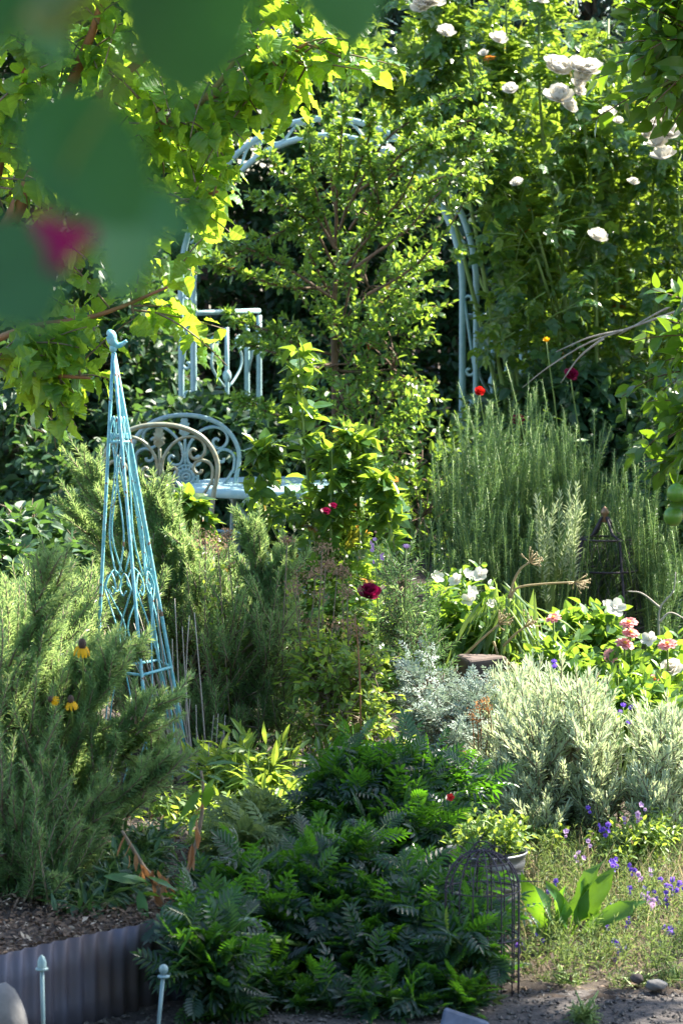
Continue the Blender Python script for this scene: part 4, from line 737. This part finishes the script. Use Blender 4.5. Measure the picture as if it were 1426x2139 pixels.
for lab, fl in (('pink zinnia alone above the lavender, beside the seed heads', [(1155, 1292, .075)]), ('two pale pink zinnias stacked one above the other', [(1312, 1302, .085), (1316, 1323, .08)]), ('pair of pink zinnias, one facing forward', [(1303, 1346, .09), (1275, 1369, .068)]), ('salmon pink zinnia on a tall stem at right', [(1393, 1347, .09)]), ('deep coral zinnia lowest of the pink ones', [(1366, 1421, .09)])):
    px = fl[0][0]; b = gpt(px - 6, 9.3); t = thing('zinnia', lab, 'zinnia', b, 'pink zinnias'); mb = MB(); lf = MB()
    for q, (x_, y_, s) in enumerate(fl):
        p = at(x_, y_, 9.15); tube(mb, smoothline([b + np.array([.01 * q, 0, 0]), b * .5 + p * .5 + np.array([.01, 0, 0]), p], 12), np.linspace(.0042, .003, 12), 6)
        fz = put(fm('zin', fl_zinnia, 'pink'), 'bloom', t, p, (rs.normal(0, .15), -.95 if (x_ == 1275) else -.38, .35 if x_ == 1275 else 1), s * .66, rs.uniform(0, 6))
        c_ = MB(); ball(c_, (0, 0, .10), .12, .7, 10); cc_ = bpy.data.objects.new('centre', FM.setdefault('zc', c_.mesh('centre', M['yellowcone']))); col.objects.link(cc_); cc_.parent = fz
        a1_ = arcs(np.array([b + (p - b) * q_ for q_ in np.linspace(.1, .75, 7)]), np.stack([rs.normal(0, 1, 7), rs.normal(-.2, .8, 7), rs.normal(.4, .2, 7)], 1), .03, .1); arc_leaves(lf, 'lance', a1_, 3, .085, .2, 60, 40, .2)
    mb.build('stem', M['stem'], t); lf.build('foliage', M['zinnia'], t, False)
bush('leafy_herb', 'dark green leafy plants massed below the pink zinnias', 'herb', gpt(1260, 9.2), [(1180, 1400, 9.2, 80, 60, .15), (1290, 1450, 9.1, 100, 60, .15), (1360, 1480, 9.0, 70, 50, .15), (1250, 1500, 8.9, 70, 40, .1)], 'broad', 'zinnia', 180, .12, 7, .06, None, up=.7, sr=(.004, .002), stem='stem')
for lab, l in (('violet blue flower spikes right of the silver lavender', [(1295, 1490), (1300, 1475), (1318, 1480), (1310, 1510)]), ('single violet flower spike left of the zinnias', [(1156, 1384), (1157, 1394)])):
    b = gpt(l[0][0], 8.6); t = thing('salvia', lab, 'flower', b); mb = MB()
    for x_, y_ in l: tube(mb, smoothline([b, at(x_, y_ + 40, 8.6), at(x_, y_, 8.6)], 8), .0018, 4)
    mb.build('stem', M['stem'], t)
    for x_, y_ in l: put(fm('tuft', fl_tuft, 'violet'), 'bloom', t, at(x_, y_, 8.58), (rs.normal(0, .3), -.6, .6), .022)

# =================================================================== DARK TOWER TRELLIS
b = at(1262, 1330, 11.3); b[2] = 0; t = thing('wire_tower', 'dark iron wire tower trellis with bronze finial in the shade', 'trellis', b); tp = at(1262, 1080, 11.3)
for k in range(4):
    q = k * math.pi / 2 + .5; mb = MB(); pts = [tp + np.array([.012 * math.cos(q), .012 * math.sin(q), 0]), at(1262, 1115, 11.3) + np.array([.05 * math.cos(q), .05 * math.sin(q), 0]), at(1262, 1125, 11.3) + np.array([.095 * math.cos(q), .095 * math.sin(q), 0]), b + np.array([.17 * math.cos(q), .17 * math.sin(q), 0])]; tube(mb, pts, .005, 6); mb.build('leg', M['blackiron'], t)
mb = MB()
for z, r in ((at(0, 1125, 11.3)[2], .095), (at(0, 1190, 11.3)[2], .115), (.25, .14)): tube(mb, [np.array([b[0] + r * math.cos(q), b[1] + r * math.sin(q), z]) for q in np.linspace(0, 6.283, 25)], .0035, 5)
zz = at(0, 1125, 11.3)[2]
for k in range(22):
    for sg in (-1, 1):
        pts = []
        for s in np.linspace(0, 1, 10): q = k / 22 * 6.283 + sg * s * 1.4; r = .095 + .075 * s; pts.append(np.array([b[0] + r * math.cos(q), b[1] + r * math.sin(q), zz * (1 - s)]))
        tube(mb, pts, .0012, 3)
mb.build('wire_mesh', M['blackiron'], t)
mb = MB(); lathe(mb, [(.001, -.02), (.016, -.016), (.006, .0), (.014, .01), (.016, .02), (.008, .032), (.001, .038)], tp, 12); mb.build('finial', M['bronze'], t)

# =================================================================== LAVENDER AND SILVER PLANTS
def lav(label, root, lobes, n):
    t = needles('lavender_bush', label, 'lavender', root, lobes, n, .13, 44, .030, 'lavender', 'blunt', .9, 'silver lavender bushes', -.05, .25, (48, 22), .06, out=.6, taper=.3)
lav('broad silver lavender bush in bright sun before the zinnias', gpt(1180, 8.2), [(1120, 1590, 8.2, 95, 150, .22), (1220, 1560, 8.2, 75, 150, .22), (1180, 1480, 8.3, 80, 85, .18), (1060, 1560, 8.4, 60, 110, .2), (1250, 1640, 8.1, 60, 100, .18), (1120, 1690, 8.1, 90, 60, .2)], 560)
lav('silver lavender bush at the right edge of the bed', gpt(1380, 8.1), [(1370, 1560, 8.1, 60, 90, .2), (1420, 1600, 8.1, 60, 120, .2), (1350, 1650, 8.0, 60, 70, .18), (1390, 1690, 8.0, 70, 50, .18)], 300)
lav('shaded grey lavender bush left of the broad bright one', gpt(1040, 8.6), [(1020, 1560, 8.7, 45, 90, .15), (1060, 1470, 8.8, 60, 60, .18), (1100, 1440, 8.9, 60, 50, .18), (1060, 1660, 8.4, 45, 70, .12)], 220)
bush('silver_plant', 'low blue grey feathery plant left of the lavender', 'herb', gpt(930, 8.7), [(930, 1500, 8.7, 70, 60, .15), (890, 1430, 8.8, 45, 70, .12), (960, 1540, 8.6, 60, 40, .12), (990, 1480, 8.7, 40, 50, .12), (1020, 1440, 8.9, 50, 30, .1)], 'pinna', 'silver', 170, .12, 9, .05, None, up=.6, droop=.05, sr=(.004, .002))
t = thing('dry_sedum', 'russet dry flower clusters on thin stalks before the lavender', 'dead plant', gpt(1000, 8.45)); mb = MB(); hd = MB()
for x_, y_ in ((1000, 1475), (1015, 1465), (985, 1490), (1020, 1480), (995, 1505), (970, 1570), (960, 1580)):
    p = at(x_, y_, 8.4); tube(mb, smoothline([gpt(1000, 8.45), at(x_ + 4, y_ + 60, 8.42), p], 8), .0014, 4); q = p + rs.normal(0, .007, (30, 3)); scatter(hd, 'fleck', q, rs.normal(0, 1, (30, 3)), rs.normal(0, 1, (30, 3)), .009, rs.rand(30))
mb.build('stem', M['redbark'], t); hd.build('flower_heads', M['dry'], t, False)
t = thing('stone_block', 'weathered brownish block half hidden behind the silver plants', 'block', np.array([at(1010, 1400, 9.1)[0], 9.2, 0.05])); c_ = at(1010, 1408, 9.2); mb = MB(); box(mb, (c_[0], 9.25, c_[2] / 2 + .02), (.062, .06, c_[2] / 2 + .03), .2, .008)
o = mb.build('stone', M['terra'], t, False); md = o.modifiers.new('bevel', 'BEVEL'); md.width = .012; md.segments = 3

# =================================================================== LOW BED IN FRONT OF THE OBELISK
def low(lab, root, lobes, n, kind='oval', mat='herb', size=.035, tl=.12, nl=9, up=.8): return bush('leafy_herb', lab, 'herb', root, lobes, kind, mat, n, tl, nl, size, None, up=up, droop=.15, sr=(.004, .002), leafdroop=.25, stem='stem', shell=.2)
low('bright yellow green herb patch at the obelisk foot', gpt(400, 7.9), [(400, 1720, 7.9, 100, 55, .18), (330, 1690, 8.0, 60, 40, .12), (470, 1700, 7.9, 70, 50, .15), (360, 1770, 7.7, 90, 40, .12)], 260, size=.032)
low('upright leafy herb with pointed leaves right of the obelisk', gpt(500, 8.1), [(470, 1610, 8.2, 60, 60, .12), (540, 1620, 8.1, 70, 70, .15), (590, 1680, 8.0, 50, 60, .12)], 110, 'lance', 'herb', .085, .14, 7)
low('small serrated green plant beside the marigold top', gpt(560, 7.6), [(540, 1710, 7.6, 60, 40, .1), (500, 1760, 7.4, 60, 30, .1)], 60, 'marigold', 'grass', .10, .12, 5)
low('shaded low herb under the left rosemary', gpt(230, 7.0), [(250, 1830, 7.0, 90, 50, .15), (300, 1770, 7.15, 60, 50, .12), (180, 1870, 6.85, 70, 40, .1)], 170, 'lance', 'hedge2', .06, .12, 7)
t = thing('dry_stalks', 'thicket of thin dry stalks between obelisk and marigold', 'dead plant', gpt(580, 8.3)); mb = MB(); m = 60; bx = np.array([gpt(rs.uniform(430, 660), rs.uniform(8.1, 8.6)) for _ in range(m)]); ar = arcs(bx, UP + rs.normal(0, .12, (m, 3)), rs.uniform(.08, .24, m), 0, .05); arc_tubes(mb, ar, .002, .001, 5, 4); mb.build('stem', M['twig'], t)
lf = MB(); arc_leaves(lf, 'oval', ar, 6, .028, .4, 70, 50, .3); lf.build('foliage', M['herb'], t, False)
# dying sunflower
b = gpt(335, 6.85); t = thing('withered_plant', 'withered plant with orange brown hanging leaves by the corrugated edge', 'dead plant', b); mb = MB()
for l in ([(345, 1935), (330, 1850), (300, 1810), (270, 1760), (255, 1735)], [(345, 1930), (385, 1840), (415, 1740), (425, 1660), (420, 1610)]): tube(mb, smoothline([at(x_, y_, 6.82) for x_, y_ in l], 14), np.linspace(.006, .003, 14), 6)
mb.build('stem', M['woody'], t); mb = MB()
P = np.array([at(x_ + rs.normal(0, 5), y_ + rs.normal(0, 8), 6.80) for x_, y_ in ((300, 1810), (315, 1815), (330, 1820), (340, 1840), (308, 1800), (322, 1835), (352, 1850), (338, 1862), (362, 1880), (348, 1900), (262, 1745), (280, 1780), (418, 1700), (408, 1760), (350, 1860), (345, 1880), (290, 1790), (285, 1770), (330, 1850), (355, 1890), (410, 1750), (412, 1730), (405, 1770), (402, 1780), (426, 1655), (275, 1750), (345, 1830), (320, 1870))]); m = len(P)
scatter(mb, 'lance', P, np.stack([rs.normal(0, .4, m), rs.normal(0, .4, m), -np.ones(m)], 1), rs.normal(0, 1, (m, 3)), rs.uniform(.028, .06, m), rs.rand(m)); mb.build('dead_leaves', M['dry'], t)
mb = MB(); P = np.array([at(x_ + rs.normal(0, 6), y_, 6.80) for x_, y_ in ((425, 1600), (420, 1620), (430, 1640), (415, 1650), (425, 1670), (430, 1690), (415, 1700), (310, 1840), (305, 1860), (320, 1850), (300, 1870), (312, 1830))]); m = len(P)
scatter(mb, 'lance', P, np.stack([rs.normal(0, .9, m), rs.normal(-.3, .5, m), rs.normal(.1, .4, m)], 1), UP + rs.normal(0, .4, (m, 3)), rs.uniform(.06, .10, m), rs.rand(m)); mb.build('green_leaves', M['chard'], t)
t = thing('seed_cone_flower', 'dark brown dried flower cone on a bent stem by the obelisk', 'dead plant', gpt(318, 7.7)); p = at(316, 1666, 7.6); mb = MB(); tube(mb, smoothline([gpt(318, 7.7), at(312, 1720, 7.65), p], 8), .002, 5); mb.build('stem', M['stem'], t); mb = MB(); ball(mb, p, .011, 1.2, 10); mb.build('cone', M['darkcone'], t)

# =================================================================== MARIGOLD (foreground)
def marigold(label, root, lobes, n, grp=None):
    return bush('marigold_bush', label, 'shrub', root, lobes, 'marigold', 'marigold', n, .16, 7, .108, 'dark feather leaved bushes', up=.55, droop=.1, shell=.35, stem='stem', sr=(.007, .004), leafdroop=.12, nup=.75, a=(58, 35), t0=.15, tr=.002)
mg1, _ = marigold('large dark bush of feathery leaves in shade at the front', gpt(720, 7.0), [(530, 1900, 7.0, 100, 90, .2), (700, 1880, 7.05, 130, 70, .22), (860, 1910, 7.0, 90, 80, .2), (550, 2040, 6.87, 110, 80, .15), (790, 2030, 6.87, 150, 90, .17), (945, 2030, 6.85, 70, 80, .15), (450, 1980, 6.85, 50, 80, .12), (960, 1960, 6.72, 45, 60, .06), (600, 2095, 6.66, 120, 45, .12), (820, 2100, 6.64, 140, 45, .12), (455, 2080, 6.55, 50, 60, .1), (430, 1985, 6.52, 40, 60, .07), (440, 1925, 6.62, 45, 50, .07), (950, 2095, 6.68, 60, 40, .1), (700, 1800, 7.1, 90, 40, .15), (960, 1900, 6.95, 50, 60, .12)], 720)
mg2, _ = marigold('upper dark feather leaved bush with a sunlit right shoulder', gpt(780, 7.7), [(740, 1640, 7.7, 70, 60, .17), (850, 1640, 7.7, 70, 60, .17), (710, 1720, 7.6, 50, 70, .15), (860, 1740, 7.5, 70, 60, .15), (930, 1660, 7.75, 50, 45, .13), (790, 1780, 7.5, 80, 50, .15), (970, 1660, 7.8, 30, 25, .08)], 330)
put(fm('simple', fl_simple, 'red'), 'bloom', mg2, at(940, 1667, 7.45), (0, -.8, .5), .022)

# =================================================================== METAL EDGE, STAKES, ROCK, SLAB
t = thing('raised_bed_edge', 'corrugated galvanised sheet edging the raised bed', 'bed edging', (-.6, wall_y(-.6), 0)); mb = MB(); N_ = 520; X0, X1 = -1.9, -.30; V = []
dv = np.array([1, 1.089]) / math.hypot(1, 1.089); nv = np.array([dv[1], -dv[0]])
for k in range(N_):
    x_ = X0 + (X1 - X0) * k / (N_ - 1); s = (x_ - X0) / dv[0]; a_ = .0042 * math.sin(s / .040 * 2 * math.pi) + .002 * math.sin(s * 9)
    q = np.array([x_, wall_y(x_)]) + nv * (a_ + .004); zt_ = .182 + .003 * math.sin(s * 7)
    for z in (-.02, .05, .12, zt_): V.append((q[0], q[1], z))
mb.add(V, None, [(4 * k + j, 4 * k + 4 + j, 4 * k + 5 + j, 4 * k + 1 + j) for k in range(N_ - 1) for j in range(3)]); o = mb.build('corrugated_sheet', M['corr'], t); md = o.modifiers.new('thick', 'SOLIDIFY'); md.thickness = .0015
for lab, px, py, lean in (('stake with pale ball finial in front of the bush end of the edging', 342, 2028, .05), ('stake with small cone finial at the left of the edging', 88, 2012, -.01)):
    d = 6.28 if px > 200 else 6.05; p = at(px, py, d); b = np.array([p[0] - lean * .35, d, -.02]); t = thing('metal_stake', lab, 'stake', b, 'finial stakes'); ax = nrm(p - b)
    mb = MB(); tube(mb, [b, b * .5 + p * .5, p - ax * .008], .004, 8); mb.build('rod', M['sageblue'], t)
    mb = MB(); lathe(mb, [(.001, -.014), (.012, -.013), (.0125, -.010), (.006, -.008)], p, 16)
    if px > 200: ball(mb, p + UP * .003, .0095, 1.1, 14)
    else: lathe(mb, [(.009, -.008), (.0085, .004), (.005, .012), (.001, .016)], p, 14)
    mb.build('finial', M['sageblue'], t)
import bmesh
def rock(label, c, r, mat, name='rock', sub=3):
    bm = bmesh.new(); bmesh.ops.create_icosphere(bm, subdivisions=sub, radius=1.0); sd_ = rs.rand(3) * 9
    for v in bm.verts:
        q = v.co; f = 1 + .13 * math.sin(q.x * 3 + sd_[0]) * math.cos(q.y * 2.6 + sd_[1]) + .07 * math.sin(q.z * 6 + q.x * 5 + sd_[2]); v.co = Vector((q.x * r[0] * f, q.y * r[1] * f, q.z * r[2] * f))
    me = bpy.data.meshes.new(name); bm.to_mesh(me); bm.free(); me.materials.append(M[mat]); [setattr(p_, 'use_smooth', True) for p_ in me.polygons]
    o = bpy.data.objects.new(name, me); col.objects.link(o); o.location = c; return tag(o, label, 'rock')
c_ = at(-5, 2040, 6.0); rock('rounded grey boulder at the left end of the metal edging', (c_[0], 6.0, .09), (.055, .06, .10), 'rock', 'boulder')
c_ = at(1370, 2095, 6.75); rock('pale flat stone lying at the path edge', (c_[0], 6.75, .02), (.022, .018, .012), 'rock', 'stone')
c_ = at(1328, 2082, 6.8); rock('pinkish small stone left of the pale flat one', (c_[0], 6.8, .022), (.016, .014, .011), 'terra', 'stone')
t = thing('slate_slab', 'blue grey slab leaning low against the dark bush', 'slab', (at(960, 2139, 6.35)[0], 6.35, 0)); mb = MB(); c_ = at(960, 2150, 6.35)
V = [np.array(v) for v in ((c_[0] - .05, 6.33, -.01), (c_[0] + .085, 6.33, -.01), (c_[0] + .060, 6.38, .024), (c_[0] - .030, 6.40, .050))]; V = V + [v + np.array([.0, .022, .004]) for v in V]
mb.add(V, None, [(0, 1, 2, 3), (5, 4, 7, 6), (1, 5, 6, 2), (2, 6, 7, 3), (3, 7, 4, 0), (0, 4, 5, 1)]); o = mb.build('slab', M['slate'], t, False); md = o.modifiers.new('bevel', 'BEVEL'); md.width = .007; md.segments = 3

# =================================================================== BUCKET, CLOCHE, CHARD
bc = at(1008, 1778, 7.3); t = thing('metal_bucket', 'ribbed galvanised bucket behind the dark bush', 'bucket', (bc[0], 7.3, gz(bc[0], 7.3))); mb = MB(); zb = float(gz(bc[0], 7.3)); zt = bc[2]; h = zt - zb
pr = [(.001, .002), (.078, .0)] + [(.078 + .022 * s + .0015 * math.sin(s * 40), h * s) for s in np.linspace(.02, .97, 30)] + [(.104, h), (.102, h + .003), (.098, h)] + [(.097 - .02 * s, h * (1 - s)) for s in np.linspace(.03, .3, 6)] + [(.001, h * .7)]
lathe(mb, pr, (bc[0], 7.3, zb), 36); mb.build('pail', M['galv'], t)
bush('potted_herb', 'small pale green herb growing in the metal bucket', 'herb', (bc[0], 7.3, zb + h * .65), [(1010, 1745, 7.3, 70, 35, .07), (1060, 1740, 7.3, 40, 25, .06)], 'oval', 'herb', 80, .08, 8, .026, None, up=.8, sr=(.003, .002), stem='stem', leafdroop=.1)
cx_ = at(1006, 2000, 6.78); t = thing('wire_cloche', 'small dark wire dome frame half inside the dark bush', 'plant support', (cx_[0], 6.78, 0)); rr_ = .080; ztop = at(0, 1775, 6.78)[2]; zs = ztop - .085
for k in range(8):
    q = k * math.pi / 8 + .1; e = np.array([math.cos(q), math.sin(q), 0]); c0 = np.array([cx_[0], 6.78, 0]); mb = MB()
    pts = [c0 - e * rr_ + UP * z for z in np.linspace(0, zs, 6)] + [c0 - e * rr_ * math.cos(v) + UP * (zs + .085 * math.sin(v)) for v in np.linspace(0, math.pi, 20)[1:-1]] + [c0 + e * rr_ + UP * z for z in np.linspace(zs, 0, 6)]
    tube(mb, pts, .0017, 5); mb.build('hoop_wire', M['blackiron'], t)
mb = MB()
for z, r in ((zs, rr_), (.12, rr_), (zs + .06, rr_ * .70)):
    m1 = MB(); tube(m1, [np.array([cx_[0] + r * math.cos(q), 6.78 + r * math.sin(q), z]) for q in np.linspace(0, 6.283, 29)], .0015, 5); m1.build('ring_wire', M['blackiron'], t)
m = 60; q = rs.uniform(0, 6.28, m); v = rs.uniform(.15, 1.4, m); P = np.stack([cx_[0] + rr_ * np.cos(v) * np.cos(q), 6.78 + rr_ * np.cos(v) * np.sin(q), zs + .085 * np.sin(v)], 1)
ar = arcs(P, rs.normal(0, 1, (m, 3)), .035, .1, .4); arc_tubes(mb, ar, .0014, .001, 5, 3); o = mb.build('dry_tendrils', M['blackiron'], t); o['kind'] = 'stuff'
mb = MB(); p0 = np.array([cx_[0], 6.78, ztop]); tube(mb, [p0 + np.array([.018 * math.cos(v), 0, .008 + .010 * math.sin(v)]) for v in np.linspace(-.6, 3.8, 14)], .0018, 5); mb.build('handle', M['blackiron'], t)
b = gpt(1185, 7.12); t = thing('broad_leaf_plant', 'young plant with big upright glossy leaves near the bucket', 'plant', b)
LEAF['chard'] = [leaf([(.36, .015), (.44, .08), (.55, .115), (.68, .12), (.82, .10), (.93, .055)], .5, .28, .04), leaf([(.36, .015), (.46, .07), (.56, .10), (.70, .11), (.84, .09), (.94, .045)], .7, .45, .05)]
for x_, y_, s in ((1118, 1815, 1.0), (1212, 1800, 1.0), (1258, 1828, 1.0), (1090, 1885, 1.0), (1285, 1880, 1.), (1240, 1865, 1.), (1170, 1890, 1), (1145, 1870, 1), (1110, 1930, 1), (1205, 1880, 1), (1262, 1925, 1)):
    e = at(x_, y_, 7.08 + rs.normal(0, .05)); D = e - b; mb = MB(); scatter(mb, 'chard', np.array([b]), np.array([D]), np.array([[rs.normal(0, .9), -.7, .5]]), np.linalg.norm(D) * 1.05, rs.rand()); mb.build('leaf', M['chard'], t)

# =================================================================== WILD CORNER: larkspur, dry grass
m = 4600; mb = MB(); kx = rs.rand(90) * 400 + 1085; kd = rs.uniform(6.80, 8.3, 90); ki = rs.randint(0, 90, m); px = kx[ki] + rs.normal(0, 18, m); d = np.maximum(kd[ki] + rs.normal(0, .05, m), 6.76); P = np.stack([(px - 713) / F * d, d, gz((px - 713) / F * d, d)], 1)
scatter(mb, 'grass', P, np.stack([rs.normal(0, .9, m), rs.normal(0, .7, m), rs.uniform(.1, 1, m)], 1), rs.normal(0, 1, (m, 3)), rs.uniform(.03, .13, m) * np.clip((d - 6.6) * 1.2, .4, 1), rs.rand(m)); o = mb.build('dry_grass', M['straw']); o['kind'] = 'stuff'; o['label'] = 'straw coloured dry grass in the wild corner'
m = 620; px = rs.uniform(1085, 1480, m); d = rs.uniform(6.86, 8.1, m); B = np.stack([(px - 713) / F * d, d, gz((px - 713) / F * d, d)], 1); ar = arcs(B, UP + rs.normal(0, .3, (m, 3)), rs.uniform(.05, .13, m), .05, .15); mb = MB(); arc_leaves(mb, 'needle', ar, 16, .026, .1, 65, 40, 0, .5, .4); arc_tubes(mb, ar, .0012, .0007, 4, 3)
o = mb.build('wild_foliage', M['grass'], None, False); o['kind'] = 'stuff'; o['label'] = 'fine feathery green foliage in the wild corner'
LK = [('violet', [(1270, 1722), (1268, 1735)], 'tall violet larkspur before the edge lavender'), ('lilac', [(1208, 1782), (1202, 1790)], 'pale lilac larkspur above the broad leaves'), ('violet', [(1284, 1795), (1276, 1800), (1280, 1808)], 'deep violet larkspur right of the broad leaves'), ('violet', [(1400, 1852), (1412, 1860), (1405, 1838), (1390, 1865), (1418, 1845)], 'fullest violet larkspur clump at the right'), ('lilac', [(1350, 1875), (1362, 1880), (1340, 1870)], 'mixed lilac larkspur left of the fullest clump'), ('violet', [(1277, 1892), (1280, 1905)], 'violet larkspur just below the broad leaves'), ('violet', [(1262, 1925), (1256, 1930)], 'violet larkspur in shade below the leaf tips'), ('violet', [(1288, 1972), (1292, 1990), (1280, 1965)], 'lowest violet larkspur near the path'), ('violet', [(1094, 1972)], 'lone blue larkspur beside the wire dome'), ('lilac', [(1331, 1700), (1332, 1706)], 'thin lilac larkspur at the foot of the edge lavender'), ('lilac', [(1358, 1818), (1256, 1834)], 'two faint pink larkspur blooms on one bent stem'), ('violet', [(1345, 1855), (1378, 1838)], 'small violet larkspur between the fuller clumps'), ('violet', [(1400, 1945), (1398, 1940)], 'violet larkspur sprig low at the right edge'), ('violet', [(1166, 1882), (1160, 1840)], 'violet larkspur growing through the broad leaves')]
for cl, l, lab in LK:
    d = float(np.interp(l[0][1], (1700, 2000), (7.7, 6.95))); b = gpt(l[0][0] + 8, d + .05); t = thing('larkspur', lab, 'flower', b, 'larkspur in the wild corner'); mb = MB(); lf = MB()
    for x_, y_ in l: tube(mb, smoothline([b, b * .5 + at(x_, y_, d) * .5 + rs.normal(0, .01, 3), at(x_, y_, d)], 8), .0014, 4)
    mb.build('stem', M['stem'], t); p = at(l[0][0], l[0][1], d); a1_ = arcs(np.array([b + (p - b) * q_ for q_ in np.linspace(.1, .85, 9)]), rs.normal(0, .6, (9, 3)) + UP * .5, .05, .05); arc_leaves(lf, 'needle', a1_, 10, .022, .1); lf.build('foliage', M['grass'], t, False)
    for x_, y_ in l + [(l[0][0] + rs.normal(0, 16), l[0][1] + rs.normal(0, 16)) for _ in range(2)]:
        put(fm('simple', fl_simple, cl), 'bloom', t, at(x_, y_, d - .01), (rs.normal(0, .5), -.8, rs.normal(.3, .3)), rs.uniform(.012, .017), rs.uniform(0, 6)); put(fm('simple', fl_simple, cl), 'bloom', t, at(x_ + rs.normal(0, 8), y_ + 10, d), (rs.normal(0, .5), -.8, rs.normal(.3, .3)), rs.uniform(.009, .015))
low('creeping round leaved plant behind the bucket', gpt(1120, 7.9), [(1100, 1738, 7.95, 40, 20, .08), (1160, 1760, 7.9, 50, 25, .08)], 34, 'broad', 'herb', .034, .08, 5)
low('pale leafy herb under the edge lavender', gpt(1360, 7.75), [(1360, 1740, 7.75, 80, 35, .12), (1300, 1760, 7.7, 60, 30, .1)], 130, 'oval', 'herb', .026, .09, 8)
low('low lime green weed at the front of the wild corner', gpt(1240, 7.2), [(1250, 1955, 7.2, 45, 18, .06)], 22, 'oval', 'herb', .03, .06, 7)
low('mat of dusty low weeds along the path edge', gpt(1250, 6.82), [(1180, 2055, 6.84, 60, 14, .05), (1320, 2060, 6.84, 70, 14, .05), (1420, 2050, 6.84, 50, 16, .05)], 150, 'needle', 'grass', .022, .07, 22)
low('tuft of dusty green weed growing in the path', gpt(1225, 6.55), [(1222, 2118, 6.5, 32, 12, .04)], 20, 'lance', 'grass', .03, .05, 7)
c_ = at(1232, 2086, 6.78); t = thing('fallen_flower', 'red fallen flower lying at the path edge', 'flower', (c_[0], 6.78, .01)); 
for k in range(3): put(fm('simple', fl_simple, 'red'), 'bloom', t, c_ + rs.normal(0, .006, 3), (rs.normal(0, .5), -.6, .6), .032)

# =================================================================== BOUGAINVILLEA close to the lens, with added unseen foliage that blocks light
b = np.array([1.9, 2.2, -.02]); t = thing('bougainvillea', 'bougainvillea branch hanging close in front, out of focus with a magenta bract, plus added unseen foliage blocking the sky', 'bougainvillea', b)
mb = MB(); tube(mb, smoothline([b, b + np.array([.05, .05, 1.2]), np.array([1.75, 2.0, 2.6]), np.array([1.65, 1.95, 3.2])], 14), np.linspace(.05, .025, 14), 8); mb.build('trunk', M['bark'], t)
FG = [(385, 60, 1.0, (0, 1), 250, 330), (390, -60, 1.02, (0, 1), 240, 300)]
p1 = smoothline([np.array([1.65, 1.95, 3.1]), np.array([.6, 1.4, 2.6]), at(420, -420, 1.05), at(360, -160, 1.0), at(250, 160, 1.005), at(150, 330, 1.005), at(110, 470, 1.005)], 40)
mb = MB(); tube(mb, p1, np.interp(np.linspace(0, 1, 40), (0, .45, .6, 1), (.014, .004, .0012, .0007)), 6); tube(mb, smoothline([at(420, -420, 1.05), at(620, -180, 1.03), at(700, -60, 1.02)], 10), np.linspace(.0016, .0008, 10), 5); tube(mb, smoothline([at(330, -60, 1.0), at(120, -40, .98), at(30, 60, .98)], 10), np.linspace(.0012, .0006, 10), 5); mb.build('branch', M['stem'], t)
LEAF['boug'] = [leaf([(.06, .2), (.22, .34), (.5, .36), (.75, .28), (.9, .15)], .15, .12, .006), leaf([(.06, .2), (.22, .33), (.5, .37), (.75, .29), (.9, .16)], .25, .2, .006)]
for x0, y0, x1, y1, wpx, nz in ((390, -190, 395, 225, 1.0, (.1, -.8, .55)), (705, -250, 722, 105, 1.35, (-.5, -.8, -.1)), (70, 205, 300, 470, 1.0, (-.3, -.7, .55)), (-110, 490, 90, 650, 1.0, (0, -.7, .65)), (262, 390, 262, 625, 1.1, (.7, -.8, -.3)), (-60, -150, 20, 95, 1.0, (0, -.6, .8)), (110, -130, 88, 125, 1.1, (-.6, -.7, -.3)), (285, 400, 400, 500, 1.05, (.5, -.8, .1))):
    a_, e = at(x0, y0, wpx + rs.normal(0, .012)), at(x1, y1, wpx + rs.normal(0, .012)); mb = MB(); L_ = np.linalg.norm(e - a_)
    scatter(mb, 'boug', np.array([a_]), np.array([e - a_]), np.array([nz], float), L_, rs.rand()); mb.build('leaf', M['boug'], t)
for a_ in range(3):
    mb = MB(); c_ = at(130, 490, 1.0); q = a_ * 2.1 + .3; scatter(mb, 'boug', np.array([c_ - np.array([0, 0, .002])]), np.array([[math.cos(q), -.3, math.sin(q)]]), np.array([[0, -1., .2]]), .0115, .5); mb.build('bract', M['bract'], t)
m = 1500; u = nrm(rs.normal(0, 1, (m, 3))); B = np.array([.2, 2.6, 3.75]) + u * (.2 + .8 * rs.rand(m, 1) ** .5) * np.array([2.5, 2.3, .6]); ar = arcs(B, u + rs.normal(0, .5, (m, 3)), rs.uniform(.15, .3, m), .2)  # overhead canopy out of view, added to keep sun and sky off the front
m2 = 2600; B2 = np.stack([rs.uniform(-3.4, 3.4, m2), rs.normal(-1.3, .3, m2), rs.uniform(.1, 3.9, m2)], 1); rear_screen = arcs(B2, rs.normal(0, 1, (m2, 3)), rs.uniform(.2, .35, m2), .2)  # leaf screen added behind the camera to block sky light
mb = MB(); limbs(mb, np.array([1.65, 1.95, 3.1]), B[::12], .010, .003, 5, 4, .02); limbs(mb, np.array([2.4, -1.4, -.02]), B2[::40], .02, .004, 6, 4, .02); arc_tubes(mb, rear_screen, .003, .0015, 4, 3); arc_tubes(mb, ar, .003, .0015, 5, 4); mb.build('branches', M['woody'], t)
mb = MB(); arc_leaves(mb, 'broad', ar, 10, .07, .1, 62, 40, .15, .6, .4, .2, .008); arc_leaves(mb, 'broad', rear_screen, 9, .12, .1, 62, 40, .15, .6, .4, .2, .008); mb.build('foliage', M['boug'], t, False)  # mesh holds the added canopy and rear screen, both out of view
